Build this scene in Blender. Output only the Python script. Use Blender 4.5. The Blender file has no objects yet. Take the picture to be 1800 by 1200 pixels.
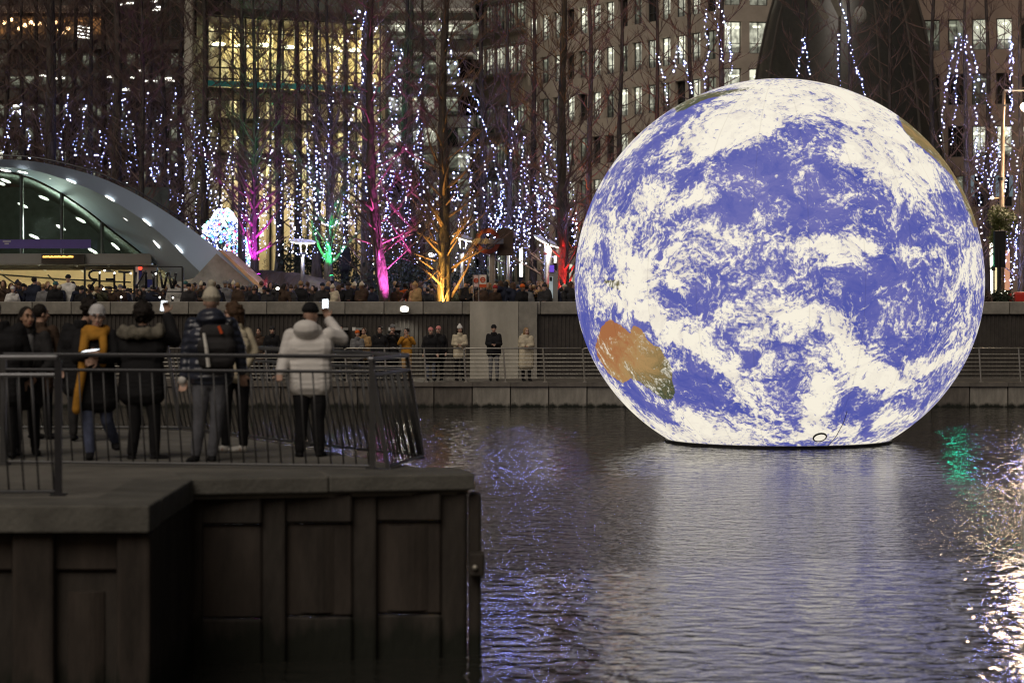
import bpy, math, random
import numpy as np
from mathutils import Vector, Matrix, Euler, noise as mnoise

# ------------------------------------------------------------------ camera, world, sun, exposure
sc = bpy.context.scene
COL = sc.collection
F, H, YH = 4250.0, 3.9, 500.0            # focal length in photo pixels, eye height over the water, horizon row
cam_d = bpy.data.cameras.new('camera'); cam = bpy.data.objects.new('camera', cam_d); COL.objects.link(cam)
cam.location = (0, 0, H); cam.rotation_euler = (math.radians(90), 0, 0)
cam_d.sensor_width = 36.0; cam_d.lens = F * 36.0 / 1800.0
cam_d.shift_y = -(600.0 - YH) / 1800.0
cam_d.clip_start = 0.5; cam_d.clip_end = 2000
cam_d.dof.use_dof = True; cam_d.dof.focus_distance = 66.0; cam_d.dof.aperture_fstop = 2.0
sc.camera = cam

SUN_EL, SUN_AZ = 48.0, 205.0             # dim sky glow from behind the camera's left
world = bpy.data.worlds.new('World'); sc.world = world; world.use_nodes = True
wn, wl = world.node_tree.nodes, world.node_tree.links
bg = wn['Background']
sky = wn.new('ShaderNodeTexSky'); sky.sky_type = 'NISHITA'; sky.sun_disc = False
sky.sun_elevation = math.radians(SUN_EL); sky.sun_rotation = math.radians(SUN_AZ); sky.dust_density = 4.0
tint = wn.new('ShaderNodeMix'); tint.data_type = 'RGBA'; tint.blend_type = 'MULTIPLY'; tint.inputs[0].default_value = 1.0
tint.inputs[7].default_value = (1.0, 0.72, 0.50, 1)       # city glow takes the blue out of the night sky
wl.new(sky.outputs[0], tint.inputs[6]); wl.new(tint.outputs[2], bg.inputs[0])
bg.inputs[1].default_value = 0.017
sun_d = bpy.data.lights.new('sun', 'SUN'); sun = bpy.data.objects.new('sun', sun_d); COL.objects.link(sun)
sun_d.energy = 1.05; sun_d.angle = math.radians(40); sun_d.color = (1.0, 0.93, 0.82)
_el, _az = math.radians(SUN_EL), math.radians(SUN_AZ)
_dir = Vector((math.sin(_az) * math.cos(_el), math.cos(_az) * math.cos(_el), math.sin(_el)))
sun.rotation_euler = _dir.to_track_quat('Z', 'Y').to_euler(); sun.location = _dir * 60
vs = sc.view_settings
vs.view_transform = 'Standard'; vs.look = 'None'; vs.exposure = 0.0; vs.gamma = 1.0; vs.use_curve_mapping = False
sc.cycles.use_denoising = True
try:
    sc.cycles.denoiser = 'OPENIMAGEDENOISE'; sc.cycles.denoising_input_passes = 'RGB_ALBEDO_NORMAL'
except Exception: pass
sc.cycles.max_bounces = 6; sc.cycles.transparent_max_bounces = 16
sc.cycles.sample_clamp_indirect = 12.0
sc.cycles.use_light_tree = True; sc.cycles.filter_width = 1.2

# ------------------------------------------------------------------ helpers
def W(px, py, Y):                        # where a pixel of the photo lies at depth Y
    return Vector(((px - 900.0) * Y / F, Y, H + (YH - py) * Y / F))
def WX(px, Y): return (px - 900.0) * Y / F
def WZ(py, Y): return H + (YH - py) * Y / F

def tag(o, label=None, cat=None, group=None, kind=None):
    if label: o['label'] = label
    if cat: o['category'] = cat
    if group: o['group'] = group
    if kind: o['kind'] = kind
    return o
def thing(name, label, cat, loc=(0, 0, 0), group=None, rz=0.0):
    o = bpy.data.objects.new(name, None); COL.objects.link(o)
    o.location = loc; o.rotation_euler = (0, 0, rz); o.empty_display_size = 0.2
    return tag(o, label, cat, group)

class MB:
    def __init__(s): s.v, s.f = [], []
    def add(s, vs, fs):
        b = len(s.v); s.v.extend([tuple(v) for v in vs]); s.f.extend([tuple(b + i for i in f) for f in fs]); return s
    def box(s, c, d, rz=0.0, m=None):
        x, y, z = d[0] / 2, d[1] / 2, d[2] / 2
        vs = [Vector((sx * x, sy * y, sz * z)) for sz in (-1, 1) for sy in (-1, 1) for sx in (-1, 1)]
        R = m if m is not None else Matrix.Rotation(rz, 3, 'Z')
        vs = [R @ v + Vector(c) for v in vs]
        return s.add(vs, [(0, 2, 3, 1), (4, 5, 7, 6), (0, 1, 5, 4), (2, 6, 7, 3), (0, 4, 6, 2), (1, 3, 7, 5)])
    def span(s, a, b):
        a, b = Vector(a), Vector(b)
        return s.box((a + b) / 2, [abs(b[i] - a[i]) for i in range(3)])
    def tube(s, pts, rad, n=6, caps=True):
        pts = [Vector(p) for p in pts]; k = len(pts)
        if not hasattr(rad, '__len__'): rad = [rad] * k
        b = len(s.v); u = None
        for i, p in enumerate(pts):
            t = (pts[min(i + 1, k - 1)] - pts[max(i - 1, 0)])
            t = t.normalized() if t.length > 1e-9 else Vector((0, 0, 1))
            if u is None:
                u = t.orthogonal().normalized()
            else:
                u = (u - t * u.dot(t))
                u = u.normalized() if u.length > 1e-6 else t.orthogonal().normalized()
            w = t.cross(u)
            for j in range(n):
                a = 2 * math.pi * j / n
                q = p + (u * math.cos(a) + w * math.sin(a)) * rad[i]
                s.v.append((q.x, q.y, q.z))
        for i in range(k - 1):
            for j in range(n):
                j2 = (j + 1) % n
                s.f.append((b + i * n + j, b + i * n + j2, b + (i + 1) * n + j2, b + (i + 1) * n + j))
        if caps:
            s.f.append(tuple(b + j for j in reversed(range(n)))); s.f.append(tuple(b + (k - 1) * n + j for j in range(n)))
        return s
    def ell(s, c, r, R=None, nu=12, nv=8):
        c = Vector(c); vs = [(0, 0, -1)]
        for i in range(1, nv):
            th = math.pi * i / nv - math.pi / 2
            for j in range(nu):
                a = 2 * math.pi * j / nu
                vs.append((math.cos(th) * math.cos(a), math.cos(th) * math.sin(a), math.sin(th)))
        vs.append((0, 0, 1)); out = []
        for v in vs:
            q = Vector((v[0] * r[0], v[1] * r[1], v[2] * r[2]))
            if R is not None: q = R @ q
            out.append(q + c)
        fs = [(0, 1 + (j + 1) % nu, 1 + j) for j in range(nu)]
        for i in range(nv - 2):
            for j in range(nu):
                a, b2 = 1 + i * nu + j, 1 + i * nu + (j + 1) % nu
                fs.append((a, b2, b2 + nu, a + nu))
        L = len(vs) - 1
        fs += [(L, L - nu + j, L - nu + (j + 1) % nu) for j in range(nu)]
        return s.add(out, fs)
    def prism(s, poly, z0, z1):
        n = len(poly)
        vs = [(p[0], p[1], z0) for p in poly] + [(p[0], p[1], z1) for p in poly]
        ar = sum(poly[i][0] * poly[(i + 1) % n][1] - poly[(i + 1) % n][0] * poly[i][1] for i in range(n))
        fs = [(i, (i + 1) % n, n + (i + 1) % n, n + i) for i in range(n)] + [tuple(range(n, 2 * n)), tuple(reversed(range(n)))]
        if ar < 0: fs = [tuple(reversed(f)) for f in fs]
        return s.add(vs, fs)
    def extr(s, poly, y0, y1):            # polygon in x,z, extruded along y
        n = len(poly)
        vs = [(p[0], y0, p[1]) for p in poly] + [(p[0], y1, p[1]) for p in poly]
        ar = sum(poly[i][0] * poly[(i + 1) % n][1] - poly[(i + 1) % n][0] * poly[i][1] for i in range(n))
        fs = [(i, (i + 1) % n, n + (i + 1) % n, n + i) for i in range(n)] + [tuple(range(n, 2 * n)), tuple(reversed(range(n)))]
        if ar > 0: fs = [tuple(reversed(f)) for f in fs]
        return s.add(vs, fs)
    def mesh(s, name, smooth=False):
        me = bpy.data.meshes.new(name); me.from_pydata(s.v, [], s.f)
        if smooth: me.polygons.foreach_set('use_smooth', [True] * len(me.polygons))
        me.update(); return me

def put(name, me, mat, parent=None, loc=None, rot=None, scale=None, kind=None, smooth=False):
    if isinstance(me, MB): me = me.mesh(name, smooth)
    if mat is not None and len(me.materials) == 0: me.materials.append(mat)
    o = bpy.data.objects.new(name, me); COL.objects.link(o)
    if parent is not None: o.parent = parent
    if loc is not None: o.location = loc
    if rot is not None: o.rotation_euler = rot
    if scale is not None: o.scale = scale if hasattr(scale, '__len__') else (scale,) * 3
    if kind: o['kind'] = kind
    return o
def part(name, mb, mat, root, kind=None, smooth=False):       # a part whose mesh is in world coordinates
    o = put(name, mb, mat, root, kind=kind, smooth=smooth)
    if root is not None and root.parent is None: o.location = -Vector(root.location)
    return o
def pieces(name, me, mat, root, places):                       # alike pieces sharing one mesh; places in world coordinates
    if isinstance(me, MB): me = me.mesh(name)
    if len(me.materials) == 0: me.materials.append(mat)
    out = []
    off = Vector(root.location) if root.parent is None else Vector((0, 0, 0))
    for p in places:
        o = bpy.data.objects.new(name, me); COL.objects.link(o); o.parent = root
        o.location = Vector(p[0]) - off
        if len(p) > 1 and p[1] is not None: o.rotation_euler = p[1]
        if len(p) > 2 and p[2] is not None: o.scale = p[2]
        out.append(o)
    return out
def bevel(o, w=0.01, seg=2):
    m = o.modifiers.new('bevel', 'BEVEL'); m.width = w; m.segments = seg; m.limit_method = 'ANGLE'; return o

# ------------------------------------------------------------------ materials
def nodes_of(m): return m.node_tree.nodes, m.node_tree.links
def mat(name, col, rough=0.7, metal=0.0, var=0.25, vscale=3.0, bump=0.0, bscale=20.0, stain=None, spec=0.4, stretch=(1, 1, 1), bdist=.02, tide=None):
    m = bpy.data.materials.new(name); m.use_nodes = True; n, l = nodes_of(m); b = n['Principled BSDF']
    b.inputs['Roughness'].default_value = rough; b.inputs['Metallic'].default_value = metal
    b.inputs['Specular IOR Level'].default_value = spec
    tc = n.new('ShaderNodeTexCoord'); mp = n.new('ShaderNodeMapping'); mp.inputs['Scale'].default_value = stretch
    l.new(tc.outputs['Object'], mp.inputs['Vector'])
    nz = n.new('ShaderNodeTexNoise'); nz.inputs['Scale'].default_value = vscale; nz.inputs['Detail'].default_value = 6; nz.inputs['Roughness'].default_value = 0.65
    l.new(mp.outputs[0], nz.inputs['Vector'])
    r = n.new('ShaderNodeValToRGB')
    r.color_ramp.elements[0].position = 0.3; r.color_ramp.elements[1].position = 0.7
    lo = tuple(c * (1 - var) for c in col); hi = tuple(min(1, c * (1 + var)) for c in col)
    if stain: lo = stain
    r.color_ramp.elements[0].color = (*lo, 1); r.color_ramp.elements[1].color = (*hi, 1)
    l.new(nz.outputs[0], r.inputs[0]); l.new(r.outputs[0], b.inputs['Base Color'])
    if tide:                              # weed and damp left by the water, with a ragged upper edge, and runs from above
        sz = n.new('ShaderNodeSeparateXYZ'); l.new(tc.outputs['Object'], sz.inputs[0]); tn = n.new('ShaderNodeTexNoise'); tn.inputs['Scale'].default_value = 5; tn.inputs['Detail'].default_value = 6; l.new(mp.outputs[0], tn.inputs['Vector'])
        ad = n.new('ShaderNodeMath'); ad.operation = 'MULTIPLY_ADD'; l.new(tn.outputs[0], ad.inputs[0]); ad.inputs[1].default_value = -(tide[1] - tide[0]) * 2.2; l.new(sz.outputs[2], ad.inputs[2])
        tr_ = n.new('ShaderNodeMapRange'); tr_.inputs[1].default_value = tide[0] - (tide[1] - tide[0]) * 1.1; tr_.inputs[2].default_value = tide[0] - (tide[1] - tide[0]) * .55; tr_.inputs[3].default_value = 1; tr_.inputs[4].default_value = 0; l.new(ad.outputs[0], tr_.inputs[0])
        tm = n.new('ShaderNodeMix'); tm.data_type = 'RGBA'; l.new(tr_.outputs[0], tm.inputs[0]); l.new(r.outputs[0], tm.inputs[6]); tm.inputs[7].default_value = (.012, .014, .009, 1); l.new(tm.outputs[2], b.inputs['Base Color'])
    if bump:
        n2 = n.new('ShaderNodeTexNoise'); n2.inputs['Scale'].default_value = bscale; n2.inputs['Detail'].default_value = 5
        bp = n.new('ShaderNodeBump'); bp.inputs['Strength'].default_value = bump; bp.inputs['Distance'].default_value = bdist
        l.new(mp.outputs[0], n2.inputs['Vector']); l.new(n2.outputs[0], bp.inputs['Height']); l.new(bp.outputs[0], b.inputs['Normal'])
    return m
def emis(name, col, strength, sampling='AUTO'):
    m = bpy.data.materials.new(name); m.use_nodes = True; n, l = nodes_of(m); b = n['Principled BSDF']
    b.inputs['Base Color'].default_value = (*[c * 0.5 for c in col], 1); b.inputs['Emission Color'].default_value = (*col, 1)
    b.inputs['Emission Strength'].default_value = strength
    m.cycles.emission_sampling = sampling
    return m
def lamp(name, kind, loc, energy, color, parent=None, size=0.3, spot=None, aim=None, blend=0.6):
    d = bpy.data.lights.new(name, kind); d.energy = energy; d.color = color
    if kind in ('POINT', 'SPOT'): d.shadow_soft_size = size
    if kind == 'SPOT': d.spot_size = math.radians(spot or 45); d.spot_blend = blend
    if kind == 'AREA':
        d.shape = 'RECTANGLE'; d.size, d.size_y = size if hasattr(size, '__len__') else (size, size)
    o = bpy.data.objects.new(name, d); COL.objects.link(o)
    if aim is not None: o.rotation_euler = (Vector(loc) - Vector(aim)).to_track_quat('Z', 'Y').to_euler()
    if parent is not None:
        o.parent = parent; o.location = Vector(loc) - Vector(parent.location)
    else: o.location = loc
    return o

M = {}
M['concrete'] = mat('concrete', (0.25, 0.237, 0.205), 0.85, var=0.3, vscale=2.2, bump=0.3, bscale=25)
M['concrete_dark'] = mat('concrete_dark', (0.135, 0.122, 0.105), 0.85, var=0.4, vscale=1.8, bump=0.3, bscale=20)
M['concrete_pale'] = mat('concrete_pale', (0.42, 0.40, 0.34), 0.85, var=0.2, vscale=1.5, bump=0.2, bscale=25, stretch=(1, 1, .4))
M['deck'] = mat('deck', (0.155, 0.148, 0.132), 0.8, var=0.3, vscale=1.5, bump=0.4, bscale=30)
M['cap'] = mat('cap', (0.115, 0.112, 0.10), 0.8, var=0.35, vscale=2, bump=0.5, bscale=22)
M['rust'] = mat('rust', (0.039, 0.033, 0.028), 0.8, var=0.5, vscale=2.6, bump=0.7, bscale=14, stretch=(1, 1, .3), tide=(.25, .62))
M['rust_red'] = mat('rust_red', (0.045, 0.036, 0.030), 0.85, var=0.5, vscale=3.0, bump=0.7, bscale=10, stretch=(1, 1, .25), tide=(.25, .62))
M['dock'] = mat('dock', (0.25, 0.235, 0.20), 0.85, var=0.45, vscale=2.6, bump=0.4, bscale=25, stretch=(1, 1, .3), tide=(-.30, -.12))
M['dock_dark'] = mat('dock_dark', (0.12, 0.108, 0.092), 0.85, var=0.5, vscale=2.6, bump=0.4, bscale=25, stretch=(1, 1, .3), tide=(-.30, -.10))
M['rail_dark'] = mat('rail_dark', (0.035, 0.036, 0.042), 0.38, metal=0.3, var=0.2, spec=0.5)
M['rail_pale'] = mat('rail_pale', (0.42, 0.40, 0.35), 0.4, metal=0.6, var=0.2)
M['steel'] = mat('steel', (0.45, 0.45, 0.45), 0.35, metal=0.8, var=0.2)
M['rib'] = mat('rib', (0.050, 0.044, 0.038), 0.7, var=0.3)
M['stone'] = mat('stone', (0.44, 0.385, 0.325), 0.8, var=0.15, vscale=0.6, bump=0.1)
M['stone_brown'] = mat('stone_brown', (0.29, 0.22, 0.18), 0.8, var=0.15, vscale=0.6)
M['grey_metal'] = mat('grey_metal', (0.30, 0.30, 0.28), 0.5, var=0.12, vscale=0.5)
M['canopy'] = mat('canopy', (0.44, 0.56, 0.74), 0.6, var=0.06, vscale=0.4)
M['soffit'] = mat('soffit', (0.42, 0.50, 0.62), 0.65, var=0.08, vscale=0.6)
M['cream'] = mat('cream', (0.70, 0.60, 0.40), 0.7, var=0.08)
M['black'] = mat('black', (0.012, 0.012, 0.013), 0.55, var=0.2)
M['black_gloss'] = mat('black_gloss', (0.015, 0.015, 0.018), 0.25, var=0.2)
M['dark_glass'] = mat('dark_glass', (0.045, 0.044, 0.040), 0.3, var=0.2, spec=0.6)
M['dark_wall'] = mat('dark_wall', (0.075, 0.066, 0.06), 0.7, var=0.25, vscale=0.4)
M['bark'] = mat('bark', (0.070, 0.058, 0.050), 0.9, var=0.6, vscale=6, bump=1.0, bscale=9, stretch=(1, 1, .3), bdist=.12)
M['twig'] = mat('twig', (0.15, 0.10, 0.082), 0.9, var=0.3, vscale=2)
M['soil'] = mat('soil', (0.055, 0.042, 0.032), 0.95, var=0.5, vscale=1.5, bump=0.8, bscale=6)
M['paving'] = mat('paving', (0.16, 0.145, 0.13), 0.8, var=0.3, vscale=1)
M['leaf'] = mat('leaf', (0.045, 0.065, 0.028), 0.6, var=0.5, vscale=5)
M['leaf_dark'] = mat('leaf_dark', (0.022, 0.032, 0.018), 0.65, var=0.5, vscale=5)
M['white_paint'] = mat('white_paint', (0.75, 0.74, 0.70), 0.5, var=0.05)
M['red_paint'] = mat('red_paint', (0.50, 0.03, 0.02), 0.5, var=0.1)
M['orange_paint'] = mat('orange_paint', (0.60, 0.09, 0.02), 0.5, var=0.1)
M['blue_paint'] = mat('blue_paint', (0.03, 0.04, 0.22), 0.5, var=0.1)
M['lamp'] = emis('lamp_white', (1.0, 0.94, 0.82), 14.0)
M['lamp_soft'] = emis('lamp_soft', (1.0, 0.95, 0.85), 5.0)
M['lamp_warm'] = emis('lamp_warm', (1.0, 0.62, 0.30), 6.0)
M['bulb'] = emis('bulb', (0.32, 0.36, 1.0), 340.0)
M['bulb_dim'] = emis('bulb_dim', (0.38, 0.42, 1.0), 12.0)
def glass(name, tintc=(0.9, 0.93, 0.92), refl=0.10):
    m = bpy.data.materials.new(name); m.use_nodes = True; n, l = nodes_of(m)
    n.remove(n['Principled BSDF'])
    t = n.new('ShaderNodeBsdfTransparent'); t.inputs[0].default_value = (*tintc, 1)
    g = n.new('ShaderNodeBsdfGlossy'); g.inputs['Roughness'].default_value = 0.03
    mx = n.new('ShaderNodeMixShader'); mx.inputs[0].default_value = refl
    l.new(t.outputs[0], mx.inputs[1]); l.new(g.outputs[0], mx.inputs[2]); l.new(mx.outputs[0], n['Material Output'].inputs[0])
    return m
M['glass'] = glass('glass'); M['glass_dark'] = glass('glass_smoked', (0.62, 0.68, 0.66), 0.035)

def window_mat(name, col, strength, dark=0.25):
    """A lit office seen through its pane: bright ceiling lamps, a pale blind, dark desks; every pane differs."""
    m = bpy.data.materials.new(name); m.use_nodes = True; n, l = nodes_of(m); b = n['Principled BSDF']
    tc = n.new('ShaderNodeTexCoord'); oi = n.new('ShaderNodeObjectInfo'); sp = n.new('ShaderNodeSeparateXYZ')
    l.new(tc.outputs['Generated'], sp.inputs[0])
    rnd = oi.outputs['Random']
    def math_(op, a, c=None, clamp=False):
        q = n.new('ShaderNodeMath'); q.operation = op; q.use_clamp = clamp
        for i, v in enumerate((a, c)):
            if v is None: continue
            if isinstance(v, (int, float)): q.inputs[i].default_value = v
            else: l.new(v, q.inputs[i])
        return q.outputs[0]
    add = n.new('ShaderNodeVectorMath'); add.operation = 'ADD'; l.new(tc.outputs['Generated'], add.inputs[0])
    cmb = n.new('ShaderNodeCombineXYZ'); k = math_('MULTIPLY', rnd, 57.0); l.new(k, cmb.inputs[0]); l.new(k, cmb.inputs[2]); l.new(cmb.outputs[0], add.inputs[1])
    nz = n.new('ShaderNodeTexNoise'); nz.inputs['Scale'].default_value = 3.5; nz.inputs['Detail'].default_value = 3; l.new(add.outputs[0], nz.inputs['Vector'])
    mr = n.new('ShaderNodeMapRange'); mr.inputs[1].default_value = 0.38; mr.inputs[2].default_value = 0.66; mr.inputs[3].default_value = dark; mr.inputs[4].default_value = 1.0
    l.new(nz.outputs[0], mr.inputs[0])
    # ceiling lamp strip near the top
    st = math_('LESS_THAN', math_('ABSOLUTE', math_('SUBTRACT', sp.outputs[2], math_('ADD', math_('MULTIPLY', rnd, 0.15), 0.74))), 0.035)
    vx = n.new('ShaderNodeTexNoise'); vx.inputs['Scale'].default_value = 2.2; l.new(add.outputs[0], vx.inputs['Vector'])
    st = math_('MULTIPLY', st, math_('GREATER_THAN', vx.outputs[0], 0.5))
    blind = math_('GREATER_THAN', sp.outputs[2], math_('ADD', math_('MULTIPLY', math_('FRACT', math_('MULTIPLY', rnd, 7.31)), 1.1), 0.25))
    desk = math_('MULTIPLY', math_('LESS_THAN', sp.outputs[2], math_('ADD', math_('MULTIPLY', nz.outputs[0], 0.45), -0.02)), 0.75)
    lev = math_('MULTIPLY', math_('MAXIMUM', mr.outputs[0], math_('MULTIPLY', blind, 0.8)), math_('SUBTRACT', 1.0, desk))
    lev = math_('ADD', lev, math_('MULTIPLY', st, 1.6))
    bri = math_('ADD', math_('MULTIPLY', math_('FRACT', math_('MULTIPLY', rnd, 13.7)), 0.6), 0.4)
    l.new(math_('MULTIPLY', math_('MULTIPLY', lev, bri), strength), b.inputs['Emission Strength'])
    b.inputs['Base Color'].default_value = (0.05, 0.05, 0.05, 1); b.inputs['Roughness'].default_value = 0.2
    b.inputs['Emission Color'].default_value = (*col, 1)
    m.cycles.emission_sampling = 'NONE'
    return m
M['win_lit'] = window_mat('office_window_lit', (0.95, 0.95, 0.74), 1.5)
M['win_dim'] = window_mat('office_window_dim', (0.80, 0.84, 0.62), 0.36, 0.15)
M['win_dark'] = mat('office_window_dark', (0.02, 0.022, 0.022), 0.15, var=0.2, spec=0.6)
M['win_yellow'] = window_mat('hall_window_lit', (0.95, 0.72, 0.28), 0.45, 0.4)
M['win_orange'] = window_mat('restaurant_window_lit', (1.0, 0.42, 0.12), 0.30, 0.15)
M['shop_lit'] = emis('shop_lit', (1.0, 0.93, 0.72), 4.5, 'NONE')

# ------------------------------------------------------------------ blobs: unions of ellipsoids and tapered capsules grown into one skin
_pending = []
class Blob(MB):
    def cap(s, p0, p1, r0, r1=None, n=10):
        r1 = r0 if r1 is None else r1
        s.ell(p0, (r0,) * 3, nu=n, nv=6); s.ell(p1, (r1,) * 3, nu=n, nv=6)
        return s.tube([p0, p1], [r0, r1], n)
    def chain(s, pts, rad):
        for i in range(len(pts) - 1): s.cap(pts[i], pts[i + 1], rad[i], rad[i + 1])
        return s
    def slab(s, c, hw, r, ax=(1, 0, 0)):
        c = Vector(c); a = Vector(ax) * hw
        return s.cap(c - a, c + a, r)
def skin(name, blob, m, parent, voxel=0.012, it=4, loc=None, fac=0.5):
    o = put(name, blob, m, parent, loc=loc)
    r = o.modifiers.new('r', 'REMESH'); r.mode = 'VOXEL'; r.voxel_size = voxel; r.use_smooth_shade = True
    if it:
        q = o.modifiers.new('s', 'SMOOTH'); q.iterations = it; q.factor = fac
    _pending.append(o)
    return o
def flush():
    bpy.context.view_layer.update()
    dg = bpy.context.evaluated_depsgraph_get()
    done = []
    for o in _pending:
        done.append(bpy.data.meshes.new_from_object(o.evaluated_get(dg)))
    for o, me in zip(_pending, done):
        old = o.data; mats = [m for m in old.materials]
        o.modifiers.clear(); o.data = me; me.name = o.name
        me.materials.clear()
        for m in mats: me.materials.append(m)
        me.polygons.foreach_set('use_smooth', [True] * len(me.polygons))
        bpy.data.meshes.remove(old)
    _pending.clear()

# ================================================================== THE WATER
def water_mat():
    m = bpy.data.materials.new('water'); m.use_nodes = True; n, l = nodes_of(m); b = n['Principled BSDF']
    b.inputs['Base Color'].default_value = (0.026, 0.026, 0.022, 1); b.inputs['Roughness'].default_value = 0.06
    b.inputs['IOR'].default_value = 1.333
    tc = n.new('ShaderNodeTexCoord'); sep = n.new('ShaderNodeSeparateXYZ'); l.new(tc.outputs['Object'], sep.inputs[0])
    def noise(scale, sx, sy, det, rough=0.55, dist=0.0):
        mp = n.new('ShaderNodeMapping'); mp.inputs['Scale'].default_value = (sx, sy, 1); mp.inputs['Rotation'].default_value = (0, 0, 0.12)
        l.new(tc.outputs['Object'], mp.inputs[0])
        z = n.new('ShaderNodeTexNoise'); z.inputs['Scale'].default_value = scale; z.inputs['Detail'].default_value = det
        z.inputs['Roughness'].default_value = rough; z.inputs['Distortion'].default_value = dist
        l.new(mp.outputs[0], z.inputs['Vector']); return z.outputs[0]
    big = noise(3.0, 0.8, 1.0, 2, 0.5, 0.5)
    small = noise(9.0, 0.8, 1.0, 2, 0.55, 0.5)
    # a breeze roughens a belt across the dock; its edges wander
    pat = noise(0.16, 0.5, 1.0, 2)
    def mth(op, *a):
        q = n.new('ShaderNodeMath'); q.operation = op
        for i, v in enumerate(a):
            if isinstance(v, (int, float)): q.inputs[i].default_value = v
            else: l.new(v, q.inputs[i])
        return q.outputs[0]
    yy = mth('ADD', sep.outputs[1], mth('MULTIPLY', mth('SUBTRACT', pat, 0.5), 9.0))
    r1 = n.new('ShaderNodeMapRange'); r1.interpolation_type = 'SMOOTHSTEP'; r1.inputs[1].default_value = 32.0; r1.inputs[2].default_value = 34.5; l.new(yy, r1.inputs[0])
    r2 = n.new('ShaderNodeMapRange'); r2.interpolation_type = 'SMOOTHSTEP'; r2.inputs[1].default_value = 44.0; r2.inputs[2].default_value = 50.0; r2.inputs[3].default_value = 1; r2.inputs[4].default_value = 0; l.new(yy, r2.inputs[0])
    wind = mth('MULTIPLY', r1.outputs[0], r2.outputs[0])
    h = mth('ADD', mth('MULTIPLY', big, mth('ADD', 0.040, mth('MULTIPLY', wind, 0.014))), mth('MULTIPLY', small, mth('ADD', 0.0045, mth('MULTIPLY', wind, 0.034))))
    bp = n.new('ShaderNodeBump'); bp.inputs['Strength'].default_value = 1.0; bp.inputs['Distance'].default_value = 1.0
    l.new(h, bp.inputs['Height']); l.new(bp.outputs[0], b.inputs['Normal'])
    return m
M['water'] = water_mat()
mb = MB(); mb.add([(-160, -12, 0), (160, -12, 0), (160, 77.6, 0), (-160, 77.6, 0)], [(0, 1, 2, 3)])
put('water', mb, M['water'], kind='structure')

# ================================================================== FAR SIDE OF THE DOCK
QY, WALLY, WZZ, TZ = 77.1, 80.5, 0.78, 2.2       # quay edge, terrace wall, walkway height, terrace height
mb = MB(); mb.span((-62, QY + 0.3, -1), (62, WALLY + 0.5, WZZ)); put('walkway', mb, M['concrete_dark'], kind='structure')
mb = MB(); mb.span((-160, WALLY + 0.45, -1), (160, 420, TZ)); put('terrace_ground', mb, M['paving'], kind='structure')

q = thing('dock_wall', 'stained concrete dock wall below the silver wire railing, across the water behind the globe', 'wall', (0, QY, 0))
pm = MB(); pm.box((0, 0.13, 0), (1.18, 0.30, 0.66)); pmesh = pm.mesh('wall_panel'); pmesh.materials.append(M['dock'])
pd = MB(); pd.box((0, 0.13, 0), (1.18, 0.30, 0.66)); pdm = pd.mesh('wall_panel'); pdm.materials.append(M['dock_dark'])
xj = WX(830, QY)
for k in range(-26, 26):
    x = xj + 0.61 + k * 1.22
    pieces('wall_panel', pmesh if 0 <= k < 5 or (k > 12 and k % 3) else pdm, None, q, [((x, QY + (0.02 if k % 2 else 0.0), 0.33),)])
part('wall_backing', MB().span((-62, QY + 0.12, -1), (62, QY + 0.3, 0.64)), M['concrete_dark'], q)
led = MB().box((0, 0, 0), (1.21, 0.5, 0.13)); bevel_m = None
pieces('wall_ledge', led, M['concrete_dark'], q, [((xj + 0.61 + k * 1.22, QY + 0.18, 0.72),) for k in range(-26, 26)])

r = thing('wire_railing', 'pale metal railing with thin horizontal wires along the far walkway', 'railing', (0, QY + 0.35, WZZ))
post = MB().tube([(-0.05, 0, 1.07), (0.02, 0, 0)], 0.028, 8); post.box((0.02, 0, 0.01), (0.12, 0.12, 0.02))
px0 = WX(748, QY + 0.35)
pieces('post', post, M['rail_pale'], r, [((px0 + k * 1.27, QY + 0.35, WZZ),) for k in range(-14, 17)])
for k in range(7):
    z = WZZ + 0.14 + k * 0.125
    part('wire', MB().tube([(px0 - 14 * 1.27 - 0.02, QY + 0.35, z), (px0 + 16 * 1.27, QY + 0.35, z)], 0.008, 5), M['rail_pale'], r)
for k in range(-14, 16, 3):
    a, b2 = px0 + k * 1.27 - 0.05, px0 + (k + 3) * 1.27 - 0.05
    part('handrail', MB().tube([(a, QY + 0.35, WZZ + 0.96), (a + 0.03, QY + 0.35, WZZ + 1.06), (a + 0.09, QY + 0.35, WZZ + 1.08), (b2 - 0.05, QY + 0.35, WZZ + 1.08)], 0.026, 8), M['rail_pale'], r, smooth=True)

t = thing('terrace_wall', 'dark ribbed terrace wall with concrete coping behind the far walkway', 'wall', (0, WALLY, WZZ))
part('backing', MB().span((-62, WALLY, WZZ), (62, WALLY + 0.4, 2.92)), M['rib'], t)
rb = MB(); x = -32.0
while x < 32:
    rb.box((x, WALLY - 0.0175, (WZZ + 2.9) / 2), (0.06, 0.035, 2.9 - WZZ - 0.04)); x += 0.14
part('ribs', rb, M['rib'], t, kind='stuff')
cp = MB().box((0, 0, 0), (1.285, 0.62, 0.42)); cpm = cp.mesh('coping_stone'); cpm.materials.append(M['concrete'])
for o in pieces('coping_stone', cpm, None, t, [((-40 + k * 1.30, WALLY + 0.17 + 0.012 * (k % 2), 3.12),) for k in range(62)]): bevel(o, 0.02, 1)
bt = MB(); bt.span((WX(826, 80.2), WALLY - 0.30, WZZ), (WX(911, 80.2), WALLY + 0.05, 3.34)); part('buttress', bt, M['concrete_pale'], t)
bt = MB(); bt.span((WX(911.6, 80.2), WALLY - 0.27, WZZ), (WX(944, 80.2), WALLY + 0.05, 3.33)); part('buttress', bt, M['concrete'], t)

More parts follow.
